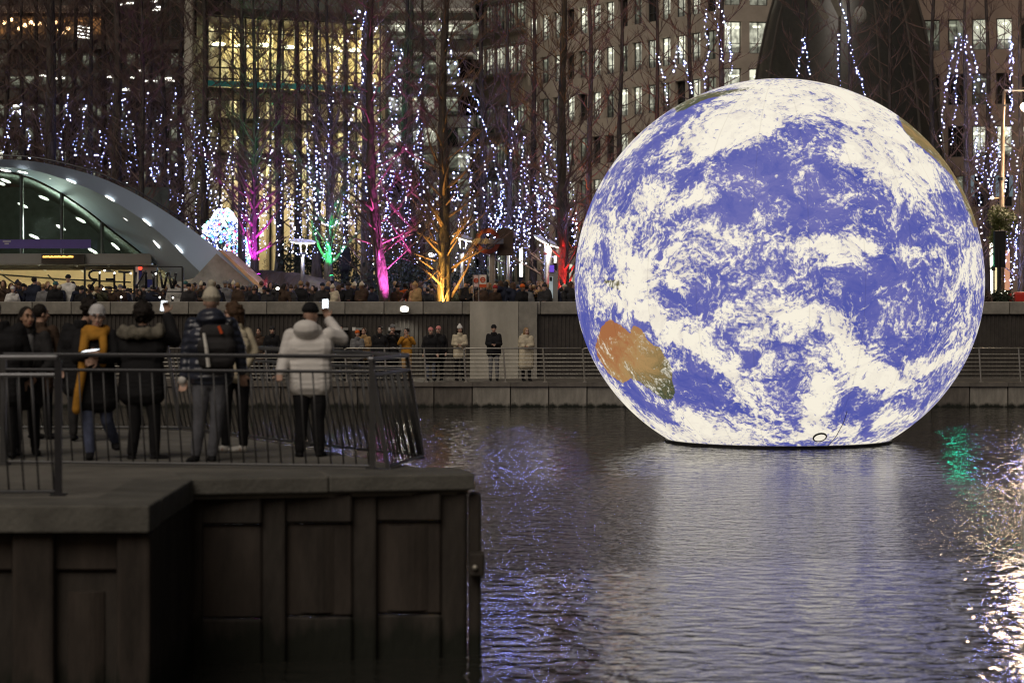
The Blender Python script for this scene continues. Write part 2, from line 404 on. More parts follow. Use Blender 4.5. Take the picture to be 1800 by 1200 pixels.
wl_ = thing('wall_floodlight', 'bright white floodlight fixed on the coping of the terrace wall', 'light', W(711, 543, WALLY - 0.2))
fl = MB(); c = Vector(wl_.location); fl.box(c + Vector((0, 0.02, 0.0)), (0.30, 0.14, 0.20)); part('housing', fl, M['grey_metal'], wl_)
part('lens', MB().ell(c + Vector((0, -0.06, 0)), (0.125, 0.04, 0.085)), emis('flood_lens', (1, .96, .85), 30), wl_, smooth=True)
part('bracket', MB().span(c + Vector((-0.03, 0.05, -0.02)), c + Vector((0.03, 0.12, 0.28))), M['grey_metal'], wl_)
lamp('floodlight_beam', 'SPOT', c + Vector((0, -0.2, 0)), 90, (1, .95, .82), wl_, size=0.1, spot=130, aim=c + Vector((0, -0.9, -2)))

# ================================================================== THE GLOBE
GY, GR = 60.2, 5.06
GC = Vector((WX(1367.5, GY), GY, 3.95))
# printed pattern: strokes in photo pixels (x, y, rx, ry, angle, weight) - weight > 0 cloud, < 0 open sea
ST = [
 (1400,165,175,30,0,.55),(1330,205,95,40,-8,.6),(1285,238,60,38,-15,.5),(1480,185,120,36,6,.55),(1235,262,55,28,-35,.45),(1215,245,75,28,-45,.35),
 (1500,215,95,30,14,.5),(1545,262,70,42,20,.6),(1600,285,75,38,30,.55),(1650,320,45,25,50,.4),(1500,265,45,35,30,.45),(1560,310,40,24,20,.4),(1590,345,60,22,25,.35),
 (1440,205,35,14,-20,.25),(1130,238,50,18,-42,.4),(1090,300,60,16,-58,.35),(1200,210,40,10,-30,-.5),(1222,186,34,7,-28,-.7),(1255,170,38,6,-20,-.45),(1390,152,60,6,0,.1),
 (1310,330,70,62,0,-.62),(1330,275,38,22,-20,-.55),(1370,300,30,50,20,-.45),(1270,370,55,30,-20,-.25),(1205,303,52,26,-30,-.5),(1112,312,32,24,-20,-.5),(1128,268,62,9,-32,-.55),
 (1165,285,35,8,-30,-.4),(1230,250,50,6,-38,-.4),(1420,228,38,42,0,-.5),(1470,250,20,18,0,-.5),(1405,190,22,12,40,-.1),(1452,205,70,6,32,-.6),(1500,228,60,5,22,-.6),
 (1432,350,60,62,0,-.5),(1395,400,40,28,0,-.3),(1445,385,45,28,0,-.45),(1425,320,25,50,10,-.2),(1400,330,16,60,10,.25),(1500,345,20,28,0,-.1),(1545,345,32,26,25,-.42),(1560,420,40,22,0,-.4),
 (1660,335,20,45,-25,-.55),(1680,390,18,45,-15,-.3),(1640,420,45,30,0,-.15),(1600,400,70,40,10,-.22),
 (1215,255,95,28,-30,.25),(1230,345,45,22,-10,.35),(1152,350,36,32,0,.55),(1130,330,20,30,0,.3),(1076,400,22,46,10,.5),(1104,420,20,44,0,.45),(1036,410,14,75,12,.6),(1150,425,16,30,0,.5),(1245,338,34,24,-20,.45),
 (1063,432,10,42,5,-.5),(1050,350,14,40,25,-.4),(1165,458,12,48,0,-.5),(1192,300,20,10,0,.0),(1090,360,14,30,0,-.35),
 (1198,465,34,44,10,.55),(1130,475,44,26,0,.5),(1270,412,62,17,6,.55),(1250,395,40,12,-30,.35),(1385,418,62,18,0,.3),(1470,438,66,28,-8,.62),(1400,405,50,16,20,.5),(1540,435,80,12,6,.42),(1630,440,60,16,0,.2),
 (1300,460,70,34,0,-.12),(1340,430,20,14,0,-.45),(1250,440,40,20,0,.05),(1370,470,50,24,0,-.15),(1450,480,60,16,0,-.3),(1540,480,60,30,0,-.42),(1600,470,40,30,0,-.2),
 (1060,470,16,30,0,-.15),(1128,502,52,32,0,.42),(1048,512,18,38,0,.35),(1100,532,34,20,30,.5),(1150,560,75,22,38,.55),(1195,598,80,20,38,.5),(1215,570,40,12,38,.3),
 (1268,640,70,24,48,.62),(1300,690,45,26,48,.5),(1300,553,80,16,-4,.5),(1290,600,24,34,20,.1),(1330,582,50,24,10,.3),(1240,545,14,34,-10,-.5),(1228,530,20,36,0,-.42),(1290,520,70,22,0,-.25),(1180,545,30,14,20,-.2),
 (1275,605,26,34,45,-.45),(1310,640,16,22,40,-.35),(1212,680,58,36,15,-.55),(1240,645,72,15,34,-.5),(1275,690,30,22,30,-.35),(1180,655,24,10,0,.45),(1160,665,26,12,0,.5),
 (1030,570,14,52,-14,-.55),(1020,520,8,50,-6,-.2),(1144,712,46,12,36,-.75),(1165,728,24,7,30,-.6),(1118,690,26,9,40,-.6),(1250,700,40,14,20,-.2),
 (1120,735,70,14,38,.8),(1090,700,40,10,48,.8),(1190,765,60,14,25,.75),(1240,762,60,18,12,.62),(1300,770,60,14,0,.5),(1215,735,40,16,15,.5),(1270,735,46,20,20,.3),(1330,745,40,20,0,.3),(1300,720,20,12,0,-.3),
 (1360,600,60,50,0,.05),(1440,560,75,20,6,.5),(1400,545,50,18,0,.45),(1380,640,50,40,0,-.12),(1345,610,20,44,20,.12),(1420,620,50,36,0,.08),
 (1492,605,20,50,-28,.8),(1520,645,30,34,-40,.8),(1555,668,62,22,6,.8),(1600,648,36,16,-22,.62),(1480,572,30,16,20,.5),
 (1555,535,85,40,0,-.4),(1520,580,26,24,0,-.45),(1585,612,52,26,-8,-.42),(1640,545,45,30,0,-.12),(1660,580,40,26,0,.02),(1545,608,10,22,-10,.35),
 (1668,628,36,8,-28,.5),(1690,600,14,44,12,.42),(1640,642,30,10,-38,.4),(1655,660,36,14,-45,-.15),(1600,705,30,18,-35,-.42),(1625,680,40,12,-40,-.2),
 (1440,690,26,54,6,.62),(1430,735,22,40,0,.55),(1415,765,44,14,0,.5),(1395,700,34,36,0,-.3),(1400,680,40,14,0,-.2),
 (1508,722,30,22,10,-.45),(1500,695,26,12,0,-.2),(1495,758,42,16,-10,.55),(1522,752,9,18,10,-.7),(1530,765,18,6,5,-.75),(1555,730,36,16,-25,.4),(1580,740,40,12,-35,.5),(1550,772,60,9,-10,.6),(1470,690,20,20,0,.3),
 (1385,270,20,30,-15,.3),(1305,245,30,10,-20,.3),(1320,218,40,12,20,.3),(1355,235,20,10,0,-.25),(1700,470,10,60,0,.3),(1712,450,8,70,0,.2)]
LANDP = [(1057,573),(1066,565),(1074,561),(1084,568),(1091,571),(1100,578),(1108,586),(1111,572),(1116,571),(1128,577),(1137,596),(1149,607),(1159,610),(1170,628),(1178,641),(1182,656),(1183,672),(1187,690),(1180,702),(1167,702),(1152,692),(1136,680),(1122,670),(1108,666),(1096,673),(1084,668),(1068,656),(1060,642),(1050,625),(1046,612),(1049,596),(1054,585)]
def in_poly(px, py, poly):
    ins = np.zeros(px.shape, bool); n = len(poly); d = np.full(px.shape, 1e9)
    for i in range(n):
        x1, y1 = poly[i]; x2, y2 = poly[(i + 1) % n]
        c = ((y1 > py) != (y2 > py)); xi = (x2 - x1) * (py - y1) / (y2 - y1 + 1e-9) + x1
        ins ^= c & (px < xi)
        tt = np.clip(((px - x1) * (x2 - x1) + (py - y1) * (y2 - y1)) / ((x2 - x1) ** 2 + (y2 - y1) ** 2 + 1e-9), 0, 1)
        d = np.minimum(d, np.hypot(px - x1 - tt * (x2 - x1), py - y1 - tt * (y2 - y1)))
    return np.where(ins, d, -d)
def globe_mesh():
    nu, nv = 420, 220
    zcut = -GC.z + 0.07                     # the fabric is tied to the float just over the water
    b_low = GR * 0.915
    lat0 = math.asin(max(-1, zcut / b_low))
    lat = np.linspace(lat0, math.pi / 2, nv); lon = np.linspace(0, 2 * math.pi, nu, endpoint=False)
    LA, LO = np.meshgrid(lat, lon, indexing='ij')
    z = np.where(LA < 0, b_low, GR) * np.sin(LA)
    x = GR * np.cos(LA) * np.cos(LO); y = GR * np.cos(LA) * np.sin(LO)
    V = np.stack([x, y, z], -1).reshape(-1, 3)
    faces = []
    for i in range(nv - 1):
        b0, b1 = i * nu, (i + 1) * nu
        for j in range(nu):
            j2 = (j + 1) % nu
            faces.append((b0 + j, b0 + j2, b1 + j2, b1 + j))
    faces.append(tuple(reversed(range(nu))))
    me = bpy.data.meshes.new('globe_skin'); me.from_pydata(V.tolist(), [], faces)
    wv = V + np.array(GC)
    px = 900 + F * wv[:, 0] / wv[:, 1]; py = YH + F * (H - wv[:, 2]) / wv[:, 1]
    front = V[:, 1] < 1.2
    cov = np.full(len(V), 0.40)
    for (cx, cy, rx, ry, ang, w) in ST:
        a = math.radians(ang); dx, dy = px - cx, py - cy
        u = (dx * math.cos(a) + dy * math.sin(a)) / rx; v = (-dx * math.sin(a) + dy * math.cos(a)) / ry
        cov += np.where(front, 1.15 * w * np.exp(-(u * u + v * v) ** 1.3), 0)
    land = np.clip(0.5 + in_poly(px, py, LANDP) / 8.0, 0, 1)
    land2 = np.clip(0.5 + in_poly(px, py, [(1578,205),(1588,228),(1604,246),(1646,282),(1672,308),(1686,335),(1696,360),(1712,400),(1725,400),(1720,300),(1640,200)]) / 10.0, 0, 1)
    land3 = np.clip(0.5 + in_poly(px, py, [(1055,492),(1085,490),(1100,500),(1120,520),(1140,535),(1125,530),(1100,515),(1075,508)]) / 8, 0, 1) * .8
    land4 = np.clip(0.5 + in_poly(px, py, [(1020,330),(1070,240),(1120,215),(1060,300),(1030,380)]) / 12, 0, 1) * .7
    land5 = np.clip(0.5 + in_poly(px, py, [(1180,185),(1230,165),(1330,150),(1330,156),(1240,176),(1190,200)]) / 6, 0, 1) * .8
    cov = np.where(front & (land > .3), np.minimum(cov, 0.16 + 0.5 * np.exp(-((px - 1172) / 22) ** 2 - ((py - 662) / 12) ** 2)), cov)
    cov = np.where(front & (land2 > .4), np.minimum(cov, .12), cov)
    L = np.where(front, np.maximum.reduce([land, land2, land3, land4, land5]), 0)
    hue = np.where(land2 > .3, .75, np.clip((px - 1090) / 190 + (py - 640) / 260 + .30, 0, 1)); hue = np.where((land3 > .3) | (land4 > .3) | (land5 > .3), 1.0, hue)
    at = me.color_attributes.new('print', 'FLOAT_COLOR', 'POINT')
    buf = np.stack([np.clip(cov, -.3, 1.3), L, hue, np.ones(len(V))], -1).astype(np.float32)
    at.data.foreach_set('color', buf.ravel())
    me.polygons.foreach_set('use_smooth', [True] * (len(me.polygons) - 1) + [False]); me.update()
    return me
def globe_mat():
    m = bpy.data.materials.new('globe_print'); m.use_nodes = True; n, l = nodes_of(m); b = n['Principled BSDF']
    tc = n.new('ShaderNodeTexCoord'); at = n.new('ShaderNodeAttribute'); at.attribute_name = 'print'
    sp = n.new('ShaderNodeSeparateColor'); l.new(at.outputs['Color'], sp.inputs[0])
    def mth(op, *a, clamp=False):
        q = n.new('ShaderNodeMath'); q.operation = op; q.use_clamp = clamp
        for i, v in enumerate(a):
            if isinstance(v, (int, float)): q.inputs[i].default_value = v
            else: l.new(v, q.inputs[i])
        return q.outputs[0]
    w1 = n.new('ShaderNodeTexNoise'); w1.inputs['Scale'].default_value = 0.75; w1.inputs['Detail'].default_value = 4; l.new(tc.outputs['Object'], w1.inputs['Vector'])
    sub = n.new('ShaderNodeVectorMath'); sub.operation = 'SUBTRACT'; l.new(w1.outputs['Color'], sub.inputs[0]); sub.inputs[1].default_value = (.5, .5, .5)
    scl = n.new('ShaderNodeVectorMath'); scl.operation = 'SCALE'; l.new(sub.outputs[0], scl.inputs[0]); scl.inputs['Scale'].default_value = 2.0
    add = n.new('ShaderNodeVectorMath'); add.operation = 'ADD'; l.new(tc.outputs['Object'], add.inputs[0]); l.new(scl.outputs[0], add.inputs[1])
    rot = n.new('ShaderNodeMapping'); rot.inputs['Rotation'].default_value = (0, math.radians(-32), 0); rot.inputs['Scale'].default_value = (.72, 1, 1.25); l.new(add.outputs[0], rot.inputs[0])
    def nz(sc_, det, rough, vec, dist=0.0):
        q = n.new('ShaderNodeTexNoise'); q.inputs['Scale'].default_value = sc_; q.inputs['Detail'].default_value = det; q.inputs['Roughness'].default_value = rough; q.inputs['Distortion'].default_value = dist
        l.new(vec, q.inputs['Vector']); return q.outputs[0]
    n1 = nz(1.35, 12, 0.68, rot.outputs[0], 0.5)
    n2 = nz(4.2, 9, 0.64, add.outputs[0], 0.7)
    n3 = nz(0.9, 3, 0.5, tc.outputs['Object'])
    n4 = nz(12.0, 5, 0.62, tc.outputs['Object'], 0.3)
    amp2 = mth('ADD', 1.2, mth('MULTIPLY', n3, 3.0))
    base = mth('ADD', 0.455, mth('MULTIPLY', mth('SUBTRACT', mth('SUBTRACT', sp.outputs[0], mth('MULTIPLY', sp.outputs[1], 0.45)), 0.4), 0.58))
    v = mth('ADD', mth('ADD', base, mth('MULTIPLY', mth('SUBTRACT', n1, 0.5), 2.2)), mth('ADD', mth('MULTIPLY', mth('SUBTRACT', n2, 0.5), amp2), mth('MULTIPLY', mth('SUBTRACT', n4, 0.5), 1.5)))
    cr = n.new('ShaderNodeValToRGB'); e = cr.color_ramp.elements
    e[0].position = 0.30; e[0].color = (0, 0, 0, 1); e[1].position = 0.80; e[1].color = (1, 1, 1, 1); q = e.new(.50); q.color = (.30, .30, .30, 1)
    l.new(v, cr.inputs[0])
    # sea, slightly mottled
    sea = n.new('ShaderNodeValToRGB'); e = sea.color_ramp.elements
    e[0].position = .32; e[0].color = (0.065, 0.085, 0.40, 1); e[1].position = .72; e[1].color = (0.20, 0.19, 0.48, 1); l.new(n1, sea.inputs[0])
    landr = n.new('ShaderNodeValToRGB'); e = landr.color_ramp.elements
    e[0].position = 0.0; e[0].color = (0.40, 0.155, 0.06, 1); e[1].position = 1.0; e[1].color = (0.07, 0.085, 0.045, 1)
    q = landr.color_ramp.elements.new(0.42); q.color = (0.44, 0.27, 0.11, 1); q = landr.color_ramp.elements.new(0.75); q.color = (0.23, 0.17, 0.07, 1)
    l.new(mth('ADD', sp.outputs[2], mth('MULTIPLY', mth('ADD', mth('SUBTRACT', n1, .5), mth('MULTIPLY', mth('SUBTRACT', n2, .5), 0.5)), 1.5)), landr.inputs[0])
    lm = mth('ADD', sp.outputs[1], mth('MULTIPLY', mth('SUBTRACT', n2, .5), 1.2))
    lr = n.new('ShaderNodeMapRange'); lr.inputs[1].default_value = .45; lr.inputs[2].default_value = .58; l.new(lm, lr.inputs[0])
    mx = n.new('ShaderNodeMix'); mx.data_type = 'RGBA'; l.new(lr.outputs[0], mx.inputs[0]); l.new(sea.outputs[0], mx.inputs[6]); l.new(landr.outputs[0], mx.inputs[7])
    wh = n.new('ShaderNodeValToRGB'); e = wh.color_ramp.elements
    e[0].position = .30; e[0].color = (0.74, 0.67, 0.60, 1); e[1].position = .55; e[1].color = (1.0, 0.93, 0.78, 1); l.new(n1, wh.inputs[0])
    m2 = n.new('ShaderNodeMix'); m2.data_type = 'RGBA'; l.new(cr.outputs[0], m2.inputs[0]); l.new(mx.outputs[2], m2.inputs[6]); l.new(wh.outputs[0], m2.inputs[7])
    b.inputs['Base Color'].default_value = (.03, .03, .03, 1); b.inputs['Roughness'].default_value = .6
    # welded seams between the gores let a little less light through
    so = n.new('ShaderNodeSeparateXYZ'); l.new(tc.outputs['Object'], so.inputs[0])
    lo = mth('FRACT', mth('ADD', mth('MULTIPLY', mth('ARCTAN2', so.outputs[1], so.outputs[0]), 12 / math.pi), 0.37))
    rad = mth('SQRT', mth('ADD', mth('POWER', so.outputs[0], 2.0), mth('POWER', so.outputs[1], 2.0)))
    seam = mth('LESS_THAN', mth('MULTIPLY', mth('ABSOLUTE', mth('SUBTRACT', lo, 0.5)), mth('MULTIPLY', rad, math.pi / 12)), 0.014)
    sm = n.new('ShaderNodeMix'); sm.data_type = 'RGBA'; sm.blend_type = 'MULTIPLY'; l.new(mth('MULTIPLY', seam, 0.20), sm.inputs[0]); l.new(m2.outputs[2], sm.inputs[6]); sm.inputs[7].default_value = (.45, .42, .38, 1)
    l.new(sm.outputs[2], b.inputs['Emission Color']); b.inputs['Emission Strength'].default_value = 0.93
    m.cycles.emission_sampling = 'FRONT'
    return m
M['globe'] = globe_mat()
g = thing('globe', 'giant glowing inflatable earth globe floating on the dock', 'globe', (GC.x, GC.y, 0))
put('globe_skin', globe_mesh(), M['globe'], g, loc=(0, 0, GC.z))
rl = GR * math.sqrt(1 - ((GC.z - 0.07) / (GR * 0.915)) ** 2)
fm = MB(); ring = []
for i in range(64):
    a = 2 * math.pi * i / 64
    ring.append((GC.x + (rl + 0.05) * math.cos(a), GC.y + (rl + 0.05) * math.sin(a)))
fm.prism(ring, -0.15, 0.062); part('float', fm, M['black'], g)
vc = W(1440, 765, GY - 3.35); dv = (vc - GC).normalized(); vc = GC + dv * 0
# inflation port low on the front
lonv = math.atan2(W(1440, 765, 57)[1] - GC.y, W(1440, 765, 57)[0] - GC.x)
for it in range(40):
    z_ = -0.6 - it * 0.08
    rr = GR * math.sqrt(max(0, 1 - (z_ / (GR * .915)) ** 2)); best = None
    xg = WX(1440, GY - rr * 0.95) - GC.x; yg = -math.sqrt(max(0, rr * rr - xg * xg))
    if YH + F * (H - (GC.z + z_)) / (GC.y + yg) >= 765: break
pc = Vector((GC.x + xg, GC.y + yg, GC.z + z_)); nrm = Vector((xg, yg, z_ * 1.1)).normalized(); R3 = nrm.to_track_quat('Z', 'Y').to_matrix()
tor = MB(); pts = [pc + nrm * 0.02 + R3 @ Vector((0.155 * math.cos(a), 0.155 * math.sin(a), 0)) for a in [2 * math.pi * i / 28 for i in range(29)]]
tor.tube(pts, 0.022, 6, caps=False); part('inflation_port', tor, M['black'], g, smooth=True)
cv = MB(); cv.add([pc + nrm * 0.03 + R3 @ Vector((0.15 * math.cos(2 * math.pi * i / 24), 0.15 * math.sin(2 * math.pi * i / 24), 0)) for i in range(24)], [tuple(range(24))])
part('port_cover', cv, emis('port_cover', (.92, .86, .72), .95), g)
M['cord'] = mat('cord', (.40, .36, .28), .8, var=.2)
def on_globe(px, py):
    lo, hi = 50.0, GY
    for _ in range(40):
        md = (lo + hi) / 2; p = W(px, py, md) - GC
        bz = GR if p.z > 0 else GR * .915
        if (p.x / GR) ** 2 + (p.y / GR) ** 2 + (p.z / bz) ** 2 > 1: lo = md
        else: hi = md
    return W(px, py, lo - 0.02)
part('tether', MB().tube([on_globe(1489, 722), on_globe(1483, 742), on_globe(1470, 766), on_globe(1456, 783)], 0.009, 5), M['cord'], g)
part('tether', MB().tube([on_globe(1598, 730), on_globe(1575, 758), on_globe(1538, 780)], 0.007, 5), M['cord'], g)

# ================================================================== THE NEAR PIER
DZ = 1.92
poly = [(-22, 21.9), (-3.33, 21.9), (-3.33, 24.75), (-0.46, 25.36), (-1.40, 26.9), (-2.32, 29.0), (-4.4, 33), (-22, 33.2)]
put('pier_deck', MB().prism(poly, DZ - 0.22, DZ - 0.004), M['deck'], kind='structure')
c = thing('pier_coping', 'worn grey concrete edge stones along the front of the pier', 'coping', (-1.8, 25.2, DZ))
def stones(a, b2, n, wd, th, m=M['cap'], over=0.0):
    a, b2 = Vector(a), Vector(b2); d = (b2 - a) / n; ang = math.atan2(d.y, d.x); nrm = Vector((-math.sin(ang), math.cos(ang)))
    for i in range(n):
        p = a + d * (i + .5) + nrm * (wd / 2)
        o = part('edge_stone', MB().box((p.x, p.y, DZ - th / 2 + .004 * (i % 2)), (d.length - .008, wd, th), ang), m, c); bevel(o, 0.02, 2)
stones((-3.40, 24.66), (-0.38, 25.28), 2, 0.9, 0.17)
stones((-19.25, 21.7), (-3.25, 21.7), 5, 0.75, 0.25)
stones((-3.25, 22.46), (-3.25, 24.66), 1, 0.62, 0.24)

w = thing('pier_wall', 'rusty dark sheet pile wall holding up the near pier', 'wall', (-2, 25.4, 0))
def pile(pxa, pxb, Y, z0, z1, dep=0.22, m=M['rust']):
    o = part('pile', MB().span((WX(pxa, Y), Y, z0), (WX(pxb, Y), Y + dep, z1)), m, w); bevel(o, 0.035, 2)
yf = lambda px: 24.78 + (px - 268) / (836 - 268) * 0.60
for a, b2, zb in ((455, 502, -.4), (614, 662, -.4), (770, 820, -.5), (823, 845, -.5)):
    pile(a, b2, yf(a) + .02, zb, DZ - .185 - (0.03 if a > 800 else 0), 0.3)
for a, b2 in ((352, 455), (502, 614), (662, 770)):
    Y = yf(a) + .09
    o = part('sheet_panel', MB().span((WX(a, Y) - .03, Y, 0.46), (WX(b2, Y) + .03, Y + .08, 1.42)), M['rust_red'], w); bevel(o, .02, 1)
    o = part('waler', MB().span((WX(a, Y) - .03, Y - .05, 1.43), (WX(b2, Y) + .03, Y + .1, 1.73)), M['rust'], w); bevel(o, .02, 1)
    o = part('waler', MB().span((WX(a, Y) - .03, Y - .02, -.15), (WX(b2, Y) + .03, Y + .1, 0.45)), M['rust'], w); bevel(o, .02, 1)
# bulged plates between the piles
for a, b2 in ((515, 600), (668, 764)):
    Y = yf(a) + .065; x0, x1 = WX(a, Y), WX(b2, Y); pr = []
    for i in range(9):
        t_ = i / 8; pr.append((x0 + (x1 - x0) * t_, Y + .05 - .09 * math.sin(math.pi * t_)))
    pr += [(x1, Y + .12), (x0, Y + .12)]
    part('fender_plate', MB().prism(pr, 0.50, 1.38), M['rust_red'], w, smooth=False)
fb = MB().box((WX(838, 25.35), 25.33, WZ(990, 25.35)), (0.16, 0.22, 0.24)); o = part('fender_block', fb, M['rust'], w); bevel(o, .02)
part('bolt', MB().ell((WX(835, 25.2), 25.2, WZ(997, 25.2)), (.03, .03, .03)), M['rail_pale'], w, smooth=True)
part('corner_plate', MB().span((-3.36, 21.95, -.4), (-3.28, 24.85, DZ - .255)), M['rust'], w)
part('corner_plate', MB().span((WX(268, 24.9) - .3, 24.88, -.4), (WX(352, 24.9) + .02, 25.0, DZ - .185)), M['rust'], w)
for a, b2 in ((20, 94), (204, 264), (-190, -110), (-400, -330)):
    pile(a, b2, 21.80, -.5, DZ - .26, 0.3, M['rust_red'])
for a, b2 in ((94, 204), (-110, 20), (-330, -190), (-800, -400)):
    Y = 21.95
    o = part('sheet_panel', MB().span((WX(a, Y) - .03, Y, -.4), (WX(b2, Y) + .03, Y + .08, 1.30)), M['rust'], w); bevel(o, .02, 1)
    o = part('waler', MB().span((WX(a, Y) - .03, Y - .05, 1.31), (WX(b2, Y) + .03, Y + .1, DZ - .262)), M['rust_red'], w); bevel(o, .02, 1)
pr = []
for i in range(9):
    t_ = i / 8; pr.append((WX(118, 21.9) + .33 * t_, 21.93 - .07 * math.sin(math.pi * t_)))
pr += [(WX(118, 21.9) + .33, 21.99), (WX(118, 21.9), 21.99)]
part('fender_plate', MB().prism(pr, .1, 1.12), M['rust_red'], w)

def railing(name, label, pts, hgt, m, m_top, lean=0.065, step=0.138, gap=0.165):
    big = lean > .1; sx = lambda z: Vector((lean * (.5 - z / hgt), 0, 0)) if big else Vector((0, 0, 0))
    base = Vector((*pts[0], DZ)); r = thing(name, label, 'railing', base)
    bm = MB().tube([(-lean * .5, 0, hgt - gap - .01), (-lean * .1, -.012, (hgt) * .5), (lean * .5, 0, 0.03)], 0.0095, 6); bme = bm.mesh('baluster', True)
    bme.materials.append(m)
    for i in range(len(pts) - 1):
        a, b2 = Vector((*pts[i], DZ)), Vector((*pts[i + 1], DZ)); d = b2 - a; n = max(1, int(d.length / step))
        pieces('baluster', bme, None, r, [(a + d * ((k + .5) / n),) for k in range(n)])
        ang = math.atan2(d.y, d.x)
        for nm, z, hh, wd, mm in (('top_rail', hgt, .045, .07, m_top), ('middle_rail', hgt - gap, .035, .05, m_top if m_top is not m else m), ('bottom_rail', .035, .03, .05, m)):
            o = part(nm, MB().box((a + b2) / 2 + Vector((0, 0, z)) + sx(z), (d.length - .002 * (i + 1), wd - .001 * i, hh), ang), mm, r); bevel(o, .012, 2)
    pm = MB().tube([sx(0), sx(hgt - .024) + Vector((0, 0, hgt - .024))], .032, 4) if big else MB().span((-.032, -.032, -.0), (.032, .032, hgt - .024)); pm.span((-.07, -.07, 0), (.07, .07, .015)); pme = pm.mesh('post'); pme.materials.append(m)
    pieces('post', pme, None, r, [(Vector((*p, DZ)),) for p in pts])
    return r
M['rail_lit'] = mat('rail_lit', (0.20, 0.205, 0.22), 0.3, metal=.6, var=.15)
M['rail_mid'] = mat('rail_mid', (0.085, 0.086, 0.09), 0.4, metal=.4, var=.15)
railing('pier_railing', 'dark steel railing closest to the camera with a thick shiny handrail and square end post', [(-8.2, 22.6), (-4.27, 22.75)], 1.295, M['rail_dark'], M['rail_lit'])
railing('pier_railing', 'long dark steel railing in front of the people standing on the pier', [(-5.6, 26.62), (-1.50, 25.95)], 1.21, M['rail_mid'], M['rail_dark'])
railing('pier_railing', 'steel railing round the tip and rear edge of the pier behind the people', [(-1.42, 25.88), (-1.10, 27.45), (-2.55, 29.6), (-4.62, 33.0), (-12, 33.1)], 1.18, M['rail_mid'], M['rail_lit'], lean=.19)

# ================================================================== BUILDINGS BEHIND
rng = random.Random(7)
def facade(root, A, B, zs, cols, m_wall, lit, sill=0.35, pier=0.30, depth=0.35, z0=2.2, z1=40.0, wh=2.3, win_w=None, bars=1):
    """Wall of bands and piers with recessed windows from ground point A to B; zs are window centre heights."""
    A, B = Vector((*A, 0)), Vector((*B, 0)); d = B - A; Lh = d.length; u = d / Lh; ang = math.atan2(u.y, u.x); nin = Vector((-u.y, u.x, 0))
    if nin.y < 0: nin = -nin
    step = Lh / cols; ww = win_w or step * (1 - pier)
    def slab(name, s0, s1, za, zb, off, th, m, parent=root):
        c_ = A + u * ((s0 + s1) / 2) + nin * (off + th / 2)
        return part(name, MB().box((c_.x, c_.y, (za + zb) / 2), (s1 - s0, th, zb - za), ang), m, parent)
    half = full = None; zs = sorted(zs); edges = [z0] + [v for z in zs for v in (z - wh / 2, z + wh / 2)] + [z1]
    for i in range(0, len(edges), 2):
        if edges[i + 1] > edges[i]: slab('spandrel', 0, Lh, edges[i], edges[i + 1], 0, depth + .3, m_wall)
    fr = MB(); fr.box((-ww / 2 + .04, 0, 0), (.08, .1, wh)); fr.box((ww / 2 - .04, 0, 0), (.08, .1, wh)); fr.box((0, 0, wh / 2 - .04), (ww - .16, .1, .08)); fr.box((0, 0, -wh / 2 + .04), (ww - .16, .1, .08))
    for k in range(bars): fr.box((-ww / 2 + ww * (k + 1) / (bars + 1), -.002, 0), (.06, .1, wh - .16))
    fr.box((0, -.004, -wh * .18), (ww - .16, .09, .06))
    frm = fr.mesh('window'); frm.materials.append(M['rail_mid'])
    pan = MB().box((0, 0, 0), (ww - .1, .03, wh - .1)); pms = {}
    for z in zs:
        half = MB().box((0, 0, 0), ((step - ww) / 2, depth + .294, wh)).mesh('pier_column') if z == zs[0] else half
        full = MB().box((0, 0, 0), ((step - ww), depth + .294, wh)).mesh('pier_column') if z == zs[0] else full
        for me_ in (half, full):
            if not me_.materials: me_.materials.append(m_wall)
        for k in range(cols + 1):
            s = k * step
            if k == 0 or k == cols: s0, s1 = (0, (step - ww) / 2) if k == 0 else (Lh - (step - ww) / 2, Lh)
            else: s0, s1 = s - (step - ww) / 2, s + (step - ww) / 2
            c_ = A + u * ((s0 + s1) / 2) + nin * ((depth + .3) / 2 + .003)
            pieces('pier_column', half if k in (0, cols) else full, None, root, [(Vector((c_.x, c_.y, z)), (0, 0, ang))])
        for k in range(cols):
            c_ = A + u * ((k + .5) * step) + nin * depth
            kind = lit(z, k, cols)
            if kind not in pms:
                q = MB(); q.v, q.f = list(pan.v), list(pan.f); pms[kind] = q.mesh('pane'); pms[kind].materials.append(M[kind])
            wo = pieces('window', frm, None, root, [(Vector((c_.x, c_.y, z)), (0, 0, ang))])[0]
            pn = bpy.data.objects.new('pane', pms[kind]); COL.objects.link(pn); pn.parent = wo; pn.location = (0, .06, 0)

# stone office block, right of centre: a receding face with square windows, then a turn towards the dock
YA, YB = 223.0, 196.0
xa, xb, xc = WX(925, YA), WX(1262, YB), WX(1405, YB + 1)
zz = [4.6, 8.1, 11.95, 15.7, 19.6, 23.4, 27.3]
ob = thing('office_block', 'pale stone office block with rows of square lit windows, behind the globe', 'building', (xb, YB, TZ))
def litD(z, k, n):
    r_ = rng.random()
    if z > 19: return 'win_lit' if r_ < .66 else ('win_dim' if r_ < .85 else 'win_dark')
    if z > 11: return 'win_lit' if r_ < .38 else ('win_dim' if r_ < .7 else 'win_dark')
    return 'win_lit' if r_ < .12 else ('win_dim' if r_ < .5 else 'win_dark')
facade(ob, (xa, YA), (xb, YB), zz, 14, M['stone'], litD, z1=36, wh=2.4, pier=.30)
facade(ob, (xb + .05, YB), (xc, YB + 1), [z + .55 for z in zz], 3, M['stone'], lambda z, k, n: 'win_lit' if z > 18 else ('win_dim' if rng.random() < .6 else 'win_dark'), z1=36, wh=2.6, pier=.30, depth=.4)
